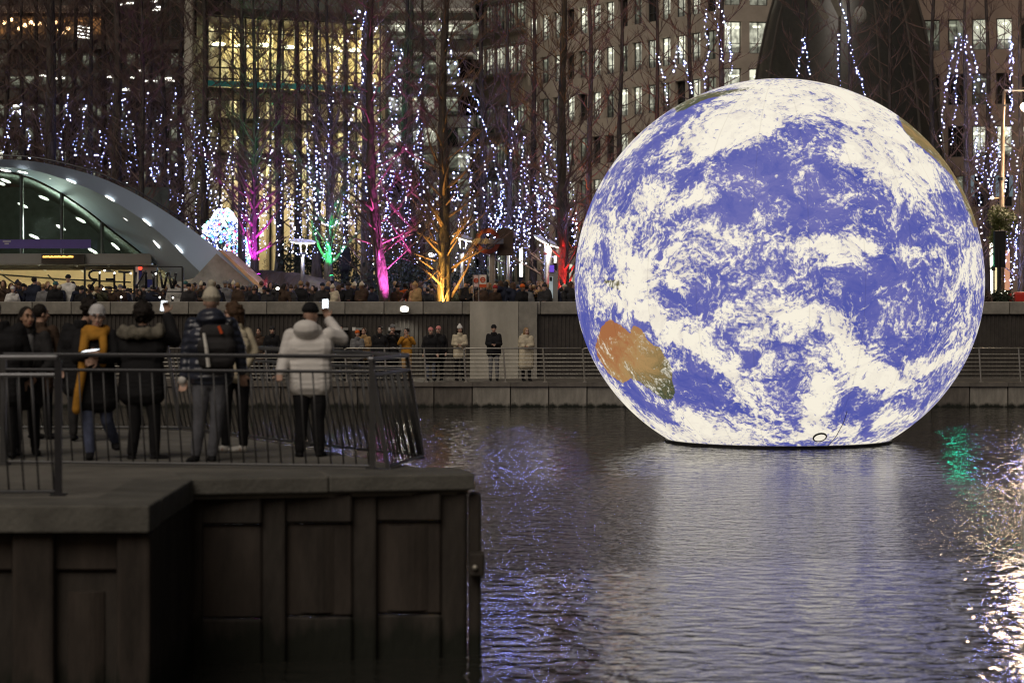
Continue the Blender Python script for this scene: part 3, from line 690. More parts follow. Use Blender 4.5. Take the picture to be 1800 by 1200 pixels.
part('core', MB().prism([(xa, YA + 1.2), (xb, YB + 1.2), (xc, YB + 2.2), (xc, YB + 40), (xa, YA + 40)], TZ, 35.5), M['stone'], ob)
# glazed wing on its left
gw = thing('glazed_wing', 'glazed office wing with thin ledges and one bright floor, beside the stone block', 'building', (WX(880, 226), 226, TZ))
gzs = [5.4, 8.9, 12.4, 15.9, 19.4, 24.9, 28.9]
facade(gw, (WX(833, 230), 230), (xa - .05, YA + .2), gzs, 5, M['stone'], lambda z, k, n: 'win_lit' if abs(z - 24.9) < .1 else ('win_dim' if (rng.random() < .75) else 'win_dark'), z1=36, wh=2.5, pier=.07, depth=.25, bars=2)
for z in [x_ + d_ for x_ in gzs for d_ in (-1.45, 1.45)]:
    A, B = Vector((WX(833, 230), 229.6, z)), Vector((xa - .1, YA - .2, z)); d = B - A
    part('ledge', MB().box((A + B) / 2, (d.length, .35, .12), math.atan2(d.y, d.x)), M['grey_metal'], gw)

# louvred block with pale posts
lb = thing('louvred_block', 'dark grey louvred block with white ledges and pale posts in the top centre', 'building', (WX(760, 212), 212, TZ))
lx0, lx1 = WX(676, 212), WX(832, 214)
part('wall', MB().span((lx0, 213, TZ), (lx1, 240, 38)), M['grey_metal'], lb)
zrow = lambda py: WZ(py, 212)
for py in (21, 43, 62, 98, 150):
    part('ledge', MB().span((lx0 + .1, 211.2, zrow(py)), (lx1, 212.98, zrow(py) + .22)), M['white_paint'] if py != 62 else M['grey_metal'], lb)
for px in (672, 771): part('post', MB().span((WX(px - 4, 211), 210.6, TZ), (WX(px + 4, 211), 211.15, zrow(15))), M['concrete_pale'], lb)
pn_ = MB().box((0, 0, 0), (1.9, .06, 1.55))
for py in (52, 120, 185, 240, 285, 330):
    for px in range(702, 830, 21):
        kind = 'win_dim' if rng.random() < .55 else 'win_dark'
        if py in (52, 185, 240, 285) and rng.random() < .62: kind = 'win_lit'
        q = MB(); q.v, q.f = list(pn_.v), list(pn_.f)
        wo = put('window', MB().box((0, .0, 0), (2.05, .08, 1.7)), M['rail_mid'], lb, loc=Vector((WX(px, 212.95), 212.93, zrow(py))) - Vector(lb.location))
        put('pane', q, M[kind], wo, loc=(0, -.05, 0))

# glass hall, lit yellow inside
Yg0, Yg1 = 196.0, 203.0
gh = thing('glass_hall', 'long glass hall glowing yellow from inside behind the bare trees', 'building', (WX(500, 199), 199, TZ))
gx0, gx1 = WX(342, Yg0), WX(668, Yg1)
A, B = Vector((gx0, Yg0, 0)), Vector((gx1, Yg1, 0)); d = B - A; u = d.normalized(); ang = math.atan2(d.y, d.x); nin = Vector((-u.y, u.x, 0))
def gpt(s, off, z): v = A + u * s + nin * off; return Vector((v.x, v.y, z))
Lg = d.length; ncol = 15; stp = Lg / ncol
trans = [WZ(p, 199.5) for p in (318, 282, 246, 212, 180, 160, 143, 124, 88, 62, 36)]
def gbox(name, s0, s1, o0, o1, z0, z1, m, kind=None):
    c_ = gpt((s0 + s1) / 2, (o0 + o1) / 2, (z0 + z1) / 2); return part(name, MB().box(c_, (s1 - s0, o1 - o0, z1 - z0), ang), m, gh, kind)
zt = trans[-1]
for k in range(ncol + 1): gbox('mullion', k * stp - .07, k * stp + .07, -.12, .08, TZ, zt, M['rail_mid'])
for z in trans: gbox('transom', 0, Lg, -.08, .06, z - .06, z + .06, M['rail_mid'])
for i in range(len(trans) - 1):
    pm_ = MB().box((0, 0, 0), (stp - .1, .03, trans[i + 1] - trans[i] - .1), ang); pme = pm_.mesh('glass_pane'); pme.materials.append(M['glass'])
    pieces('glass_pane', pme, None, gh, [(gpt((k + .5) * stp, .1, (trans[i] + trans[i + 1]) / 2),) for k in range(ncol)])
gbox('back_wall', -.2, Lg + .2, 9.0, 9.3, TZ, zt + 1, M['cream'])
gbox('side_wall', -.5, -.2, .1, 9, TZ, zt + 1, M['cream']); gbox('side_wall', Lg + .2, Lg + .5, .1, 9, TZ, zt + 1, M['cream'])
gbox('roof', -.8, Lg + .8, -.6, 9.4, zt + .08, zt + .7, M['dark_wall'])
gbox('floor_slab', 0, Lg, .3, 9, WZ(160, 199.5) - .3, WZ(160, 199.5), M['dark_wall'])
gbox('floor_slab', 0, Lg, .3, 9, WZ(212, 199.5) - .3, WZ(212, 199.5), M['dark_wall'])
gbox('floor_slab', 0, Lg, .3, 9, WZ(270, 199.5) - .3, WZ(270, 199.5), M['dark_wall'])
gbox('teal_band', 0, Lg, -.14, -.09, WZ(157, 199.5), WZ(147, 199.5), emis('teal_glass', (0.10, 0.55, 0.50), .07, 'NONE'))
M['hall_lamp'] = emis('hall_lamp', (1.0, .93, .66), 7.0)
lm_ = MB().ell((0, 0, 0), (.62, .5, .16)); lme = lm_.mesh('ceiling_light', True); lme.materials.append(M['hall_lamp'])
pieces('ceiling_light', lme, None, gh, [(gpt((k + .5) * Lg / 8, 3.0, WZ(80 + (k % 3) * 2, 202)), (0, 0, ang)) for k in range(8)])
pl_ = MB().box((0, 0, 0), (.5, .3, .08)); plm = pl_.mesh('ceiling_light'); plm.materials.append(M['lamp'])
pieces('ceiling_light', plm, None, gh, [(gpt((k + .5) * Lg / 17 + rng.uniform(-.3, .3), 2.0 + rng.uniform(-.5, 3), WZ(py, 202) - .4), (0, 0, ang)) for py in (160, 212, 270) for k in range(17) if rng.random() < .72])
for k in range(5): gbox('column', (k + .5) * Lg / 5 - .22, (k + .5) * Lg / 5 + .22, 4.4, 4.9, TZ, zt, M['cream'])
for k, (s0, s1, z0, z1) in enumerate(((1.5, 4, WZ(150, 204), WZ(112, 204)), (5.2, 5.9, WZ(150, 204), WZ(100, 204)), (9.0, 11.4, WZ(140, 204), WZ(98, 204)), (12.5, 13.4, WZ(157, 204), WZ(105, 204)))):
    gbox('wall_panel', s0, s1, 8.8, 8.98, z0, z1, M['orange_paint'] if k == 9 else M['concrete_pale'])
for k in range(4):
    p_ = gpt((k + .5) * Lg / 4, 4.0, zt - .6); lamp('hall_light', 'AREA', p_, 1000, (1, .84, .46), gh, size=(3.2, 4), aim=p_ - Vector((0, 0, 5)))
    p_ = gpt((k + .5) * Lg / 4, 4.0, WZ(165, 202) - .6); lamp('hall_light', 'AREA', p_, 300, (1, .88, .62), gh, size=(3.2, 4), aim=p_ - Vector((0, 0, 5)))
    p_ = gpt((k + .5) * Lg / 4, 4.0, WZ(217, 202) - .6); lamp('hall_light', 'AREA', p_, 300, (1, .88, .55), gh, size=(3.2, 4), aim=p_ - Vector((0, 0, 5)))
    p_ = gpt((k + .5) * Lg / 4, 4.0, WZ(275, 202) - .6); lamp('hall_light', 'AREA', p_, 380, (1, .9, .6), gh, size=(3.2, 4), aim=p_ - Vector((0, 0, 5)))

# dark block at the far left with a restaurant floor
db = thing('dark_block', 'dark glass block with a warm orange restaurant floor and pale corner pillar', 'building', (WX(160, 184), 184, TZ))
Yd = 184.0
part('wall', MB().span((WX(-700, Yd), Yd + .6, TZ), (WX(326, Yd), Yd + 30, 40)), M['dark_wall'], db)
part('corner_pillar', MB().span((WX(326, Yd), Yd - .6, TZ), (WX(340, Yd), Yd + .8, 40)), M['concrete_pale'], db)
part('storey_band', MB().span((WX(-700, Yd), Yd + .1, WZ(22, Yd)), (WX(170, Yd), Yd + .58, WZ(10, Yd))), M['stone_brown'], db)
part('storey_band', MB().span((WX(-700, Yd), Yd + .1, WZ(86, Yd)), (WX(325, Yd), Yd + .58, WZ(72, Yd))), M['dark_wall'], db)
part('storey_band', MB().span((WX(-700, Yd), Yd + .1, WZ(176, Yd)), (WX(325, Yd), Yd + .58, WZ(160, Yd))), M['dark_wall'], db)
wm_ = {}
def dwin(px0, px1, py0, py1, kind):
    x0, x1, z0, z1 = WX(px0, Yd), WX(px1, Yd), WZ(py1, Yd), WZ(py0, Yd)
    wo = put('window', MB().box((0, 0, 0), (x1 - x0, .1, z1 - z0)), M['rail_mid'], db, loc=Vector(((x0 + x1) / 2, Yd + .55, (z0 + z1) / 2)) - Vector(db.location))
    put('pane', MB().box((0, 0, 0), (x1 - x0 - .14, .04, z1 - z0 - .14)), M[kind], wo, loc=(0, -.05, 0))
for px in range(-300, 170, 24): dwin(px, px + 23, 27, 70, 'win_orange')
for px in range(178, 324, 24): dwin(px, px + 23, 2, 66, 'win_dark')
for py in (92, 132, 182, 222, 262, 300):
    for px in range(-300, 322, 26):
        r_ = rng.random()
        dwin(px, px + 25, py, py + (26 if py != 132 else 22), 'win_dim' if r_ < (.62 if py in (182, 262, 300) else .35) else ('win_lit' if r_ > .94 else 'win_dark'))
dl = MB().box((0, 0, 0), (.55, .1, .12)); dlm = dl.mesh('strip_light'); dlm.materials.append(M['lamp_soft'])
pieces('strip_light', dlm, None, db, [(W(px, py, Yd + .42),) for px, py in ((75, 133), (100, 138), (107, 137), (190, 135), (236, 137), (258, 143), (270, 143), (296, 138), (215, 8), (228, 6), (270, 3), (275, 18), (280, 13), (28, 186), (60, 192), (145, 192), (250, 124), (222, 158), (30, 196), (300, 142))])
dl = MB().ell((0, 0, 0), (.16, .12, .16), nu=8, nv=6); dlm = dl.mesh('lantern', True); dlm.materials.append(M['lamp_warm'])
pieces('lantern', dlm, None, db, [(W(px, py, Yd + .40),) for px, py in ((19, 35), (34, 51), (54, 40), (62, 43), (70, 43), (97, 40), (120, 50), (112, 58), (85, 47), (44, 45), (8, 40), (104, 52))])
for k, py in enumerate((48, 54, 60, 66)): part('strip_light', MB().box(W(146, py, Yd + .4), (1.1, .08, .1), m=Matrix.Rotation(.15, 3, 'Y')), M['lamp_soft'], db)

# dark vaulted glass roof behind the top of the globe
vr = thing('vaulted_roof', 'dark curved glass vault with ribs and two pale beams, above the top of the globe', 'building', (WX(1465, 175), 175, TZ))
vc_, ra, rz_, ry_ = Vector((WX(1486, 186), 186, 2.2)), 8.0, 29.0, 9.0
sh = MB(); nu_, nv_ = 28, 16
for i in range(nv_ + 1):
    th = math.pi / 2 * i / nv_
    for j in range(nu_ + 1):
        a = math.pi + math.pi * j / nu_
        sh.v.append((vc_.x + ra * math.cos(th) ** .7 * math.cos(a), vc_.y + ry_ * math.cos(th) ** .7 * math.sin(a), vc_.z + rz_ * math.sin(th)))
for i in range(nv_):
    for j in range(nu_): b0 = i * (nu_ + 1) + j; sh.f.append((b0, b0 + 1, b0 + nu_ + 2, b0 + nu_ + 1))
part('glass_shell', sh, M['dark_glass'], vr, smooth=True)
for a in [math.pi + math.pi * k / 7 for k in range(8)]:
    pts = []
    for i in range(12):
        th = math.pi / 2 * i / 11.3; cs = math.cos(th) ** .7
        pts.append(vc_ + Vector((ra * cs * math.cos(a) * 1.01, ry_ * cs * math.sin(a) * 1.01, rz_ * math.sin(th))))
    part('rib', MB().tube(pts, .10, 5), M['dark_wall'], vr)
for (p0, p1) in (((1392, -60), (1452, 32)), ((1432, -70), (1478, 26))):
    part('beam', MB().tube([W(p0[0], p0[1], 170), W(p1[0], p1[1], 172)], .30, 4), M['concrete_pale'], vr)
part('lamp', MB().ell(W(1512, 28, 174), (.5, .3, .7)), M['grey_metal'], vr)

# brown block on the right
bb = thing('brown_block', 'brown stone office block at the right edge with a few lit windows', 'building', (WX(1740, 190), 190, TZ))
def litF(z, k, n):
    return {(23.6, 9): 'win_lit', (24.6, 10): 'win_lit'}.get((round(z, 1), k), 'win_lit' if rng.random() < .12 else ('win_dim' if rng.random() < .2 else 'win_dark'))
xF0, xF1 = WX(1575, 196), WX(2500, 186)
Fc = 21
facade(bb, (xF0, 196), (xF1, 186), [7.4, 11.4, 15.4, 19.6, 24.0, 28.2], Fc, M['stone_brown'], lambda z, k, n: 'win_lit' if (abs(z - 24) < .1 and k in (3, 4)) or (abs(z - 15.4) < .1 and k in (3, 4, 5)) else ('win_dim' if rng.random() < .25 else 'win_dark'), z1=36, wh=2.5, pier=.34, depth=.4)
part('core', MB().prism([(xF0, 197.2), (xF1, 187.2), (xF1, 230), (xF0, 230)], TZ, 35.5), M['stone_brown'], bb)

# shop front at street level on the right
sf = thing('shop_front', 'bright shop front with tall glass panels just right of the globe', 'shop', (WX(1745, 130), 130, TZ))
YS = 130.0
part('wall', MB().span((WX(1690, YS), YS + .3, TZ), (WX(1990, YS), YS + 4, WZ(395, YS))), M['stone_brown'], sf)
for a, b2, p0, p1, mm in ((1702, 1712, 440, 518, 'lamp_warm2'), (1714, 1730, 445, 517, 'win_shop'), (1735, 1746, 427, 517, 'shop_lit'), (1750, 1755, 470, 517, 'win_shop'), (1764, 1776, 440, 510, 'lamp_warm2'), (1800, 1830, 440, 517, 'win_shop'), (1840, 1870, 440, 517, 'win_shop'), (1880, 1910, 440, 517, 'shop_lit')):
    if mm == 'lamp_warm2' and mm not in M: M[mm] = emis('shop_warm', (1.0, .5, .3), .45, 'NONE')
    if mm == 'win_shop' and mm not in M: M[mm] = emis('shop_window', (1.0, .85, .5), .9, 'NONE')
    fo = part('shop_window', MB().span((WX(a, YS) - .06, YS + .18, WZ(p1, YS) - .06), (WX(b2, YS) + .06, YS + .32, WZ(p0, YS) + .06)), M['rail_mid'], sf)
    part('pane', MB().span((WX(a, YS), YS + .12, WZ(p1, YS)), (WX(b2, YS), YS + .176, WZ(p0, YS))), M[mm], fo)
part('awning', MB().span((WX(1690, YS), YS - .8, WZ(400, YS)), (WX(1990, YS), YS + .29, WZ(393, YS))), M['dark_wall'], sf)
for px in (1708, 1731, 1752, 1776, 1800):
    part('glow_panel', MB().span((WX(px, YS), YS + .2, WZ(345, YS)), (WX(px + 6, YS), YS + .29, WZ(308, YS))), emis('blue_panel', (.35, .5, .6), .18, 'NONE'), sf)

# ================================================================== STATION CANOPY
YC = 95.0
sn = thing('station_canopy', 'arched concrete and glass station entrance with lights under its curved roof, on the left', 'station', (WX(-60, YC), YC, TZ))
CX = -70.0                                              # axis of the arch in photo pixels
def mir(pts): return [(2 * CX - x, y) for x, y in reversed(pts)] + pts
outer = mir([(-60, 279), (0, 280), (60, 284), (120, 296), (180, 314), (240, 342), (300, 378), (350, 413), (385, 441), (470, 515)])
mid_ = mir([(-60, 292), (0, 293), (60, 300), (120, 318), (180, 343), (240, 379), (290, 417), (325, 452), (352, 478), (400, 520)])
inn = mir([(-60, 297), (0, 299), (50, 310), (100, 334), (150, 366), (195, 402), (225, 425), (250, 445), (280, 470), (330, 515)])
Y0, Y1, Y2, Y3 = YC - 1.0, YC - 0.6, YC + 2.6, YC + 16
def loft(c0, Ya, c1, Yb, flip=False):
    mb = MB(); n = len(c0)
    mb.v += [tuple(W(x, y, Ya)) for x, y in c0] + [tuple(W(x, y, Yb)) for x, y in c1]
    mb.f += [((i, i + 1, n + i + 1, n + i) if not flip else (i, n + i, n + i + 1, i + 1)) for i in range(n - 1)]
    return mb
def dens(pts, k=5):
    out = []
    for i in range(len(pts) - 1):
        for j in range(k):
            t = j / k; p0 = pts[max(i - 1, 0)]; p1 = pts[i]; p2 = pts[i + 1]; p3 = pts[min(i + 2, len(pts) - 1)]
            out.append(tuple(.5 * ((2 * p1[q]) + (-p0[q] + p2[q]) * t + (2 * p0[q] - 5 * p1[q] + 4 * p2[q] - p3[q]) * t * t + (-p0[q] + 3 * p1[q] - 3 * p2[q] + p3[q]) * t ** 3) for q in (0, 1)))
    return out + [pts[-1]]
outer, mid_, inn = dens(outer), dens(mid_), dens(inn)
part('arch_rim', loft(outer, Y0, mid_, Y1), M['canopy'], sn, smooth=True)
part('soffit', loft(mid_, Y1 + .003, inn, Y2), M['soffit'], sn, smooth=True)
back = [(CX + (x - CX) * .90, 520 - (520 - y) * .80) for x, y in outer]
part('roof_shell', loft(outer, Y0, [(CX + (x - CX) * 1.0, y + 6) for x, y in outer], Y3, True), M['dark_glass'], sn, smooth=True)
rl_ = [W(x, y, Y0 + 1.2) + Vector((0, 0, .16)) for x, y in outer]
part('roof_rail', MB().tube(rl_, .03, 5), M['rail_dark'], sn)
rp = MB().tube([(0, 0, -.2), (0, 0, 0)], .02, 5); pieces('rail_post', rp, M['rail_dark'], sn, [(p,) for p in rl_[::3]])
# glazing under the arch, dark hall behind
def under(px):
    for i in range(len(inn) - 1):
        if inn[i][0] <= px <= inn[i + 1][0]: return inn[i][1] + (inn[i + 1][1] - inn[i][1]) * (px - inn[i][0]) / (inn[i + 1][0] - inn[i][0])
    return 520
for a in range(-390, 250, 71):
    b2 = a + 71; top = [(x, under(x)) for x in (a + 1.5, a + 18, a + 36, a + 54, b2 - 1.5)]
    pl = [(a + 1.5, 446), (b2 - 1.5, 446)] + [p for p in reversed(top)]
    if max(446 - p[1] for p in top) < 4: continue
    pl = [(x, min(y, 446)) for x, y in pl]
    mb = MB(); q = [W(x, y, Y2 + .1) for x, y in pl]; mb.extr([(p.x, p.z) for p in q], Y2 + .1, Y2 + .13); part('glass_pane', mb, M['glass_dark'], sn)
    part('glazing_bar', MB().span((WX(b2 - 3, Y2), Y2 + .14, WZ(446, Y2)), (WX(b2 + 3, Y2), Y2 + .32, WZ(under(min(b2, 240)) + 2, Y2))), M['grey_metal'], sn)
part('lintel_beam', MB().span((WX(-400, Y2 - .2), Y2 - .55, WZ(463, Y2)), (WX(268, Y2 - .2), Y2 + .06, WZ(446, Y2))), M['grey_metal'], sn)
part('lintel_edge', MB().span((WX(-400, Y2 - .2), Y2 - .60, WZ(465.5, Y2)), (WX(268, Y2 - .2), Y2 - .02, WZ(463.2, Y2))), M['steel'], sn)
part('hall_roof', loft([(x, y + 4) for x, y in inn], Y2 + .2, [(CX + (x - CX) * .97, y + 20) for x, y in inn], Y3 - .5), mat('hall_roof', (.22, .25, .22), .5), sn)
part('hall_end', MB().span((WX(-420, Y3), Y3 - .6, TZ), (WX(300, Y3), Y3 - .3, WZ(330, Y3))), mat('hall_end', (.09, .105, .09), .6), sn)
part('mezzanine', MB().span((WX(-420, YC + 3), Y2 + .4, WZ(474, YC + 3)), (WX(265, YC + 3), Y3 - .7, WZ(466, YC + 3))), mat('mezzanine', (.12, .09, .055), .7), sn)
part('hall_floor', MB().span((WX(-420, YC + 3), YC + 1, TZ), (WX(330, YC + 3), Y3 - .7, TZ + .05)), M['concrete'], sn)
part('cream_wall', MB().span((WX(-420, YC + 7), YC + 7, TZ + .05), (WX(236, YC + 7), YC + 7.2, WZ(474.5, YC + 7))), M['cream'], sn)
part('grey_wall', MB().span((WX(236.5, YC + 6.9), YC + 6.9, TZ + .05), (WX(330, YC + 6.9), YC + 7.2, WZ(470, YC + 6.9))), M['concrete_pale'], sn)
part('white_pillar', MB().span((WX(238, YC + 2.5), YC + 2.2, TZ), (WX(277, YC + 2.5), YC + 2.7, WZ(467, YC + 2.5))), M['grey_metal'], sn)
part('white_pillar', MB().span((WX(239, YC + 2.1), YC + 2.02, TZ), (WX(244, YC + 2.1), YC + 2.19, WZ(467, YC + 2.1))), M['white_paint'], sn)
part('poster', MB().span((WX(258, YC + 2), YC + 1.95, WZ(505, YC + 2)), (WX(272, YC + 2), YC + 2.0, WZ(491, YC + 2))), M['blue_paint'], sn)
part('sign_light', MB().ell(W(246.5, 471, YC + 1.9), (.085, .05, .085)), emis('red_sign', (1, .08, .04), 1.6), sn, smooth=True)
part('sign_panel', MB().span((WX(244.5, YC + 2), YC + 1.98, WZ(492, YC + 2)), (WX(249.5, YC + 2), YC + 2.02, WZ(475, YC + 2))), M['blue_paint'], sn)
for (x0, y0, x1, y1) in ((4, 483, 32, 502), (84, 483, 106, 505), (-4, 482, 112, 491), (112, 491, 230, 496), (-90, 480, -60, 500)):
    part('stair_rail', MB().tube([W(x0, y0, YC + 6), W(x1, y1, YC + 6)], .035, 5), M['black'], sn)
for (x0, y0, x1, y1) in ((66, 464, 80, 475), (133, 466, 147, 478), (190, 466, 198, 475), (-10, 464, 4, 475)):
    part('bracket', MB().tube([W(x0, y0, Y2), W(x1, y1, YC + 5)], .05, 5), M['white_paint'], sn)
M['down'] = emis('downlight', (1.0, .97, .86), 6.0)
def dash(name, px, py, Y, ln, ang, w=.034):
    c_ = W(px, py, Y); d_ = Vector((math.cos(ang), 0, -math.sin(ang))) * ln / 2
    return part(name, MB().tube([c_ - d_, c_ - d_ * .6, c_ + d_ * .6, c_ + d_], [.01, w, w, .01], 6), M['down'], sn)
for px, py, a in ((84, 311, .4), (155, 341, .55), (218, 382, .7), (275, 429, .9), (10, 300, .2), (317, 449, -.25)): dash('downlight', px, py, YC + .55, .42, a)
for px, py, a in ((125, 319, .4), (193, 349, .55), (258, 391, .72), (315, 438, .85), (40, 303, .2)): dash('downlight', px, py, YC - .66, .40, a, .026)
for px, py, a in ((10, 318, .35), (77, 348, .4), (40, 361, .45), (142, 387, .5), (107, 400, .5), (203, 433, .7), (163, 441, .5), (0, 322, .35), (60, 416, .4), (-60, 340, 0), (-100, 360, -.4)): dash('downlight', px, py, YC + 6.5, .46, a, .055)
for x in (-260, -150, -40, 60, 140, 210, 280):
    p_ = Vector((WX(x, YC + 4), YC + 4.2, WZ(476.5, YC + 4))); lamp('station_light', 'AREA', p_, 70, (1, .86, .52), sn, size=(2.0, 1.2), aim=p_ + Vector((0, 1.2, -2)))
p_ = W(80, 400, YC + 5); lamp('station_light', 'POINT', p_, 800, (.92, 1, .88), sn, size=.5)
# banner and departure board hang in the entrance: things of their own
bn = thing('banner', 'plain purple banner across the station glazing', 'banner', W(60, 430, Y2 - .6))
part('cloth', MB().span((WX(-230, Y2 - .6), Y2 - .66, WZ(436.5, Y2 - .6)), (WX(160, Y2 - .6), Y2 - .62, WZ(421, Y2 - .6))), mat('purple_cloth', (.16, .12, .40), .6, var=.06), bn)
for i, (x0, x1, y) in enumerate(((5, 18.5, 424.2), (8, 15, 428.4))):
    x = x0
    while x < x1 - .5:
        wd_ = rng.uniform(.7, 1.3); part('lettering', MB().span((WX(x, Y2 - .67), Y2 - .675, WZ(y + 1.2, Y2 - .67)), (WX(x + wd_, Y2 - .67), Y2 - .662, WZ(y - 1.2, Y2 - .67))), M['white_paint'], bn); x += wd_ + .3
ld = thing('departure_board', 'black electronic sign with one line of amber lettering on the station beam', 'sign', W(112, 455, Y2 - .6))
part('case', MB().span((WX(74, Y2 - .7), Y2 - .85, WZ(463, Y2 - .7)), (WX(149, Y2 - .7), Y2 - .57, WZ(447, Y2 - .7))), mat('board_case', (.05, .045, .04), .4), ld)
am = emis('amber_leds', (1, .55, .10), 3.2, 'NONE')
x = 75.5
while x < 128:
    wd_ = rng.uniform(.9, 1.9); h_ = rng.choice((1.5, 1.9, 2.3))
    part('led_character', MB().span((WX(x, Y2 - .86), Y2 - .88, WZ(452.6, Y2 - .86)), (WX(x + wd_, Y2 - .86), Y2 - .853, WZ(452.6 - h_ * 1.4, Y2 - .86))), am, ld); x += wd_ + .45
# buttress at the foot of the arch
bu = thing('station_buttress', 'pale triangular buttress wall with an orange-lit top edge at the foot of the arch', 'wall', W(400, 500, YC - 1))
poly = [W(x, y, YC - .8) for x, y in ((383, 444), (455, 507), (470, 535), (300, 535), (345, 485))]
mb = MB(); mb.extr([(p.x, p.z) for p in poly], YC - .95, YC + 2.2); part('wall', mb, M['concrete'], bu)
poly = [W(x, y, YC - .8) for x, y in ((386, 440), (392, 440), (466, 507), (458, 509))]
mb = MB(); mb.extr([(p.x, p.z) for p in poly], YC - 1.15, YC + 2.3); part('coping', mb, mat('coping_orange_lit', (.42, .26, .13), .7), bu)  # orange light along the top edge is put into the coping colour
poly = [W(x, y, YC - .8) for x, y in ((240, 512), (345, 487), (352, 491), (300, 540), (240, 540))]
mb = MB(); mb.extr([(p.x, p.z) for p in poly], YC - .4, YC + 2.4); part('ramp_wall', mb, M['concrete_pale'], bu)
lamp('buttress_fill', 'POINT', W(395, 470, YC - 4), 16, (1, .93, .75), bu, size=.4)  # added fill without a fixture, brightens the buttress wall

# WINTER sign seen from behind
ws = thing('letter_sign', 'black tube-letter frame spelling WINTER seen backwards, standing before the station', 'sign', W(235, 530, 82.5))
YW = 82.5
def wt(pts, r=.043, nm='letter'): return part(nm, MB().tube([W(x, y, YW) for x, y in pts], r, 6), M['black_gloss'], ws, smooth=True)
for a, b2 in (((149, 470), (149, 560)), ((321, 470), (321, 560)), ((236, 470), (236, 560)), ((149, 467), (321, 469)), ((149, 510), (321, 513)), ((149, 535), (321, 538))):
    part('frame_bar', MB().tube([W(*a, YW + .06), W(*b2, YW + .06)], .045 if a[0] == b2[0] else .025, 4), M['black'], ws)
wt([(175, 506), (175, 476), (163, 475.5), (157.5, 479), (156.5, 484), (159, 489), (164, 491), (171, 491.5)]); wt([(168, 492), (157, 508)])
wt([(184, 476), (201, 477), (201, 506), (184, 505)]); wt([(186, 491), (199, 491)])
wt([(208, 477.5), (230, 478.5)]); wt([(218.5, 478), (218.5, 507)])
wt([(239, 478), (239, 505), (254, 478), (256, 477), (257, 479), (257, 507)])
wt([(265, 478), (275, 479)]); wt([(270, 479), (270, 506)]); wt([(265, 506), (275, 507)])
wt([(281, 478), (286, 506), (288.5, 507), (294, 479), (296, 479), (302, 507), (304.5, 507), (309, 480)])
wt([(268, 519), (278, 519), (281, 522)]); wt([(213, 519), (213, 545)]); wt([(303, 519), (303, 545)]); wt([(165, 519), (165, 545), (178, 545)])
sb = MB().ell((0, 0, 0), (.035, .03, .035), nu=6, nv=4); pieces('sign_bulb', sb, M['lamp_soft'], ws, [(W(x, y, YW - .06),) for x, y in ((184, 475.5), (175.5, 479), (201, 480), (230, 480.5), (274, 481), (213, 522), (281, 522.5), (304, 523), (182, 508))])

# ================================================================== MOUND, HEDGES
mb = MB(); gx = np.linspace(WX(380, 100), WX(760, 100), 40); gy = np.linspace(85, 118, 24)
def mound_z(x, y):
    px = 900 + F * x / y
    top = np.interp(px, [380, 440, 500, 580, 640, 700, 760], [470, 468, 472, 487, 505, 522, 545])
    zt_ = WZ(top, 96); ys = np.interp(px, [440, 480, 540], [98.5, 97, 86]); k = np.clip((y - ys) / np.interp(px, [440, 480, 540], [2, 4, 9.5]), 0, 1); k = k * k * (3 - 2 * k)
    return TZ - .1 + max(0, zt_ - TZ) * k + .08 * mnoise.noise(Vector((x * .8, y * .8, 0))) * k
for y in gy:
    for x in gx: mb.v.append((x, y, mound_z(x, y)))
for i in range(len(gy) - 1):
    for j in range(len(gx) - 1): b0 = i * len(gx) + j; mb.f.append((b0, b0 + 1, b0 + len(gx) + 1, b0 + len(gx)))
put('planted_mound', mb, M['soil'], kind='structure', smooth=True)
def leaves(name, m, root, boxes, n, size, seed, kind=None):
    r_ = random.Random(seed); mb = MB()
    for _ in range(n):
        c_, rad = boxes[r_.randrange(len(boxes))]
        while True:
            p = Vector((r_.uniform(-1, 1), r_.uniform(-1, 1), r_.uniform(-1, 1)))
            if .35 < p.length < 1 and r_.random() < .25 + .75 * (mnoise.noise(p * 2.2 + Vector(c_)) * .5 + .5): break
        p = Vector((c_[0] + p.x * rad[0], c_[1] + p.y * rad[1], c_[2] + p.z * rad[2]))
        u_ = Vector((r_.gauss(0, 1), r_.gauss(0, 1), r_.gauss(0, 1))).normalized(); v_ = u_.orthogonal().normalized(); s_ = size * r_.uniform(.6, 1.4)
        mb.add([p, p + u_ * s_ * .5 + v_ * s_ * .3, p + u_ * s_, p + u_ * s_ * .5 - v_ * s_ * .3], [(0, 1, 2, 3)])
    return part(name, mb, m, root, kind)
for i, (px, Y, w_, h_, lab) in enumerate(((640, 97, 2.2, 1.5, 'low dark evergreen bush left of the pink trunk'), (715, 93, 2.0, 1.7, 'broad dark evergreen bush between the pink and the amber trunk'), (755, 94, 1.3, 1.3, 'dark evergreen bush touching the amber trunk'), (822, 96, 1.2, 1.5, 'dark evergreen bush behind the small red and white notice board'), (560, 104, 1.6, 1.2, 'low dark bush on the mound behind the green tree'))):
    z0 = TZ if px > 600 else 4.0
    b_ = thing('bush', lab, 'bush', (WX(px, Y), Y, z0), 'evergreen bushes on the terrace')
    part('stem', MB().tube([(WX(px, Y), Y, z0), (WX(px, Y) + .1, Y, z0 + h_)], [.08, .03], 5), M['bark'], b_)
    leaves('foliage', M['leaf_dark'], b_, [((WX(px, Y) + rng.uniform(-.5, .5) * w_, Y + rng.uniform(-.4, .4), z0 + h_ * rng.uniform(.6, 1.0)), (w_ * .75, 1.0, h_ * .75)) for _ in range(4)], 3200, .13, 40 + i)

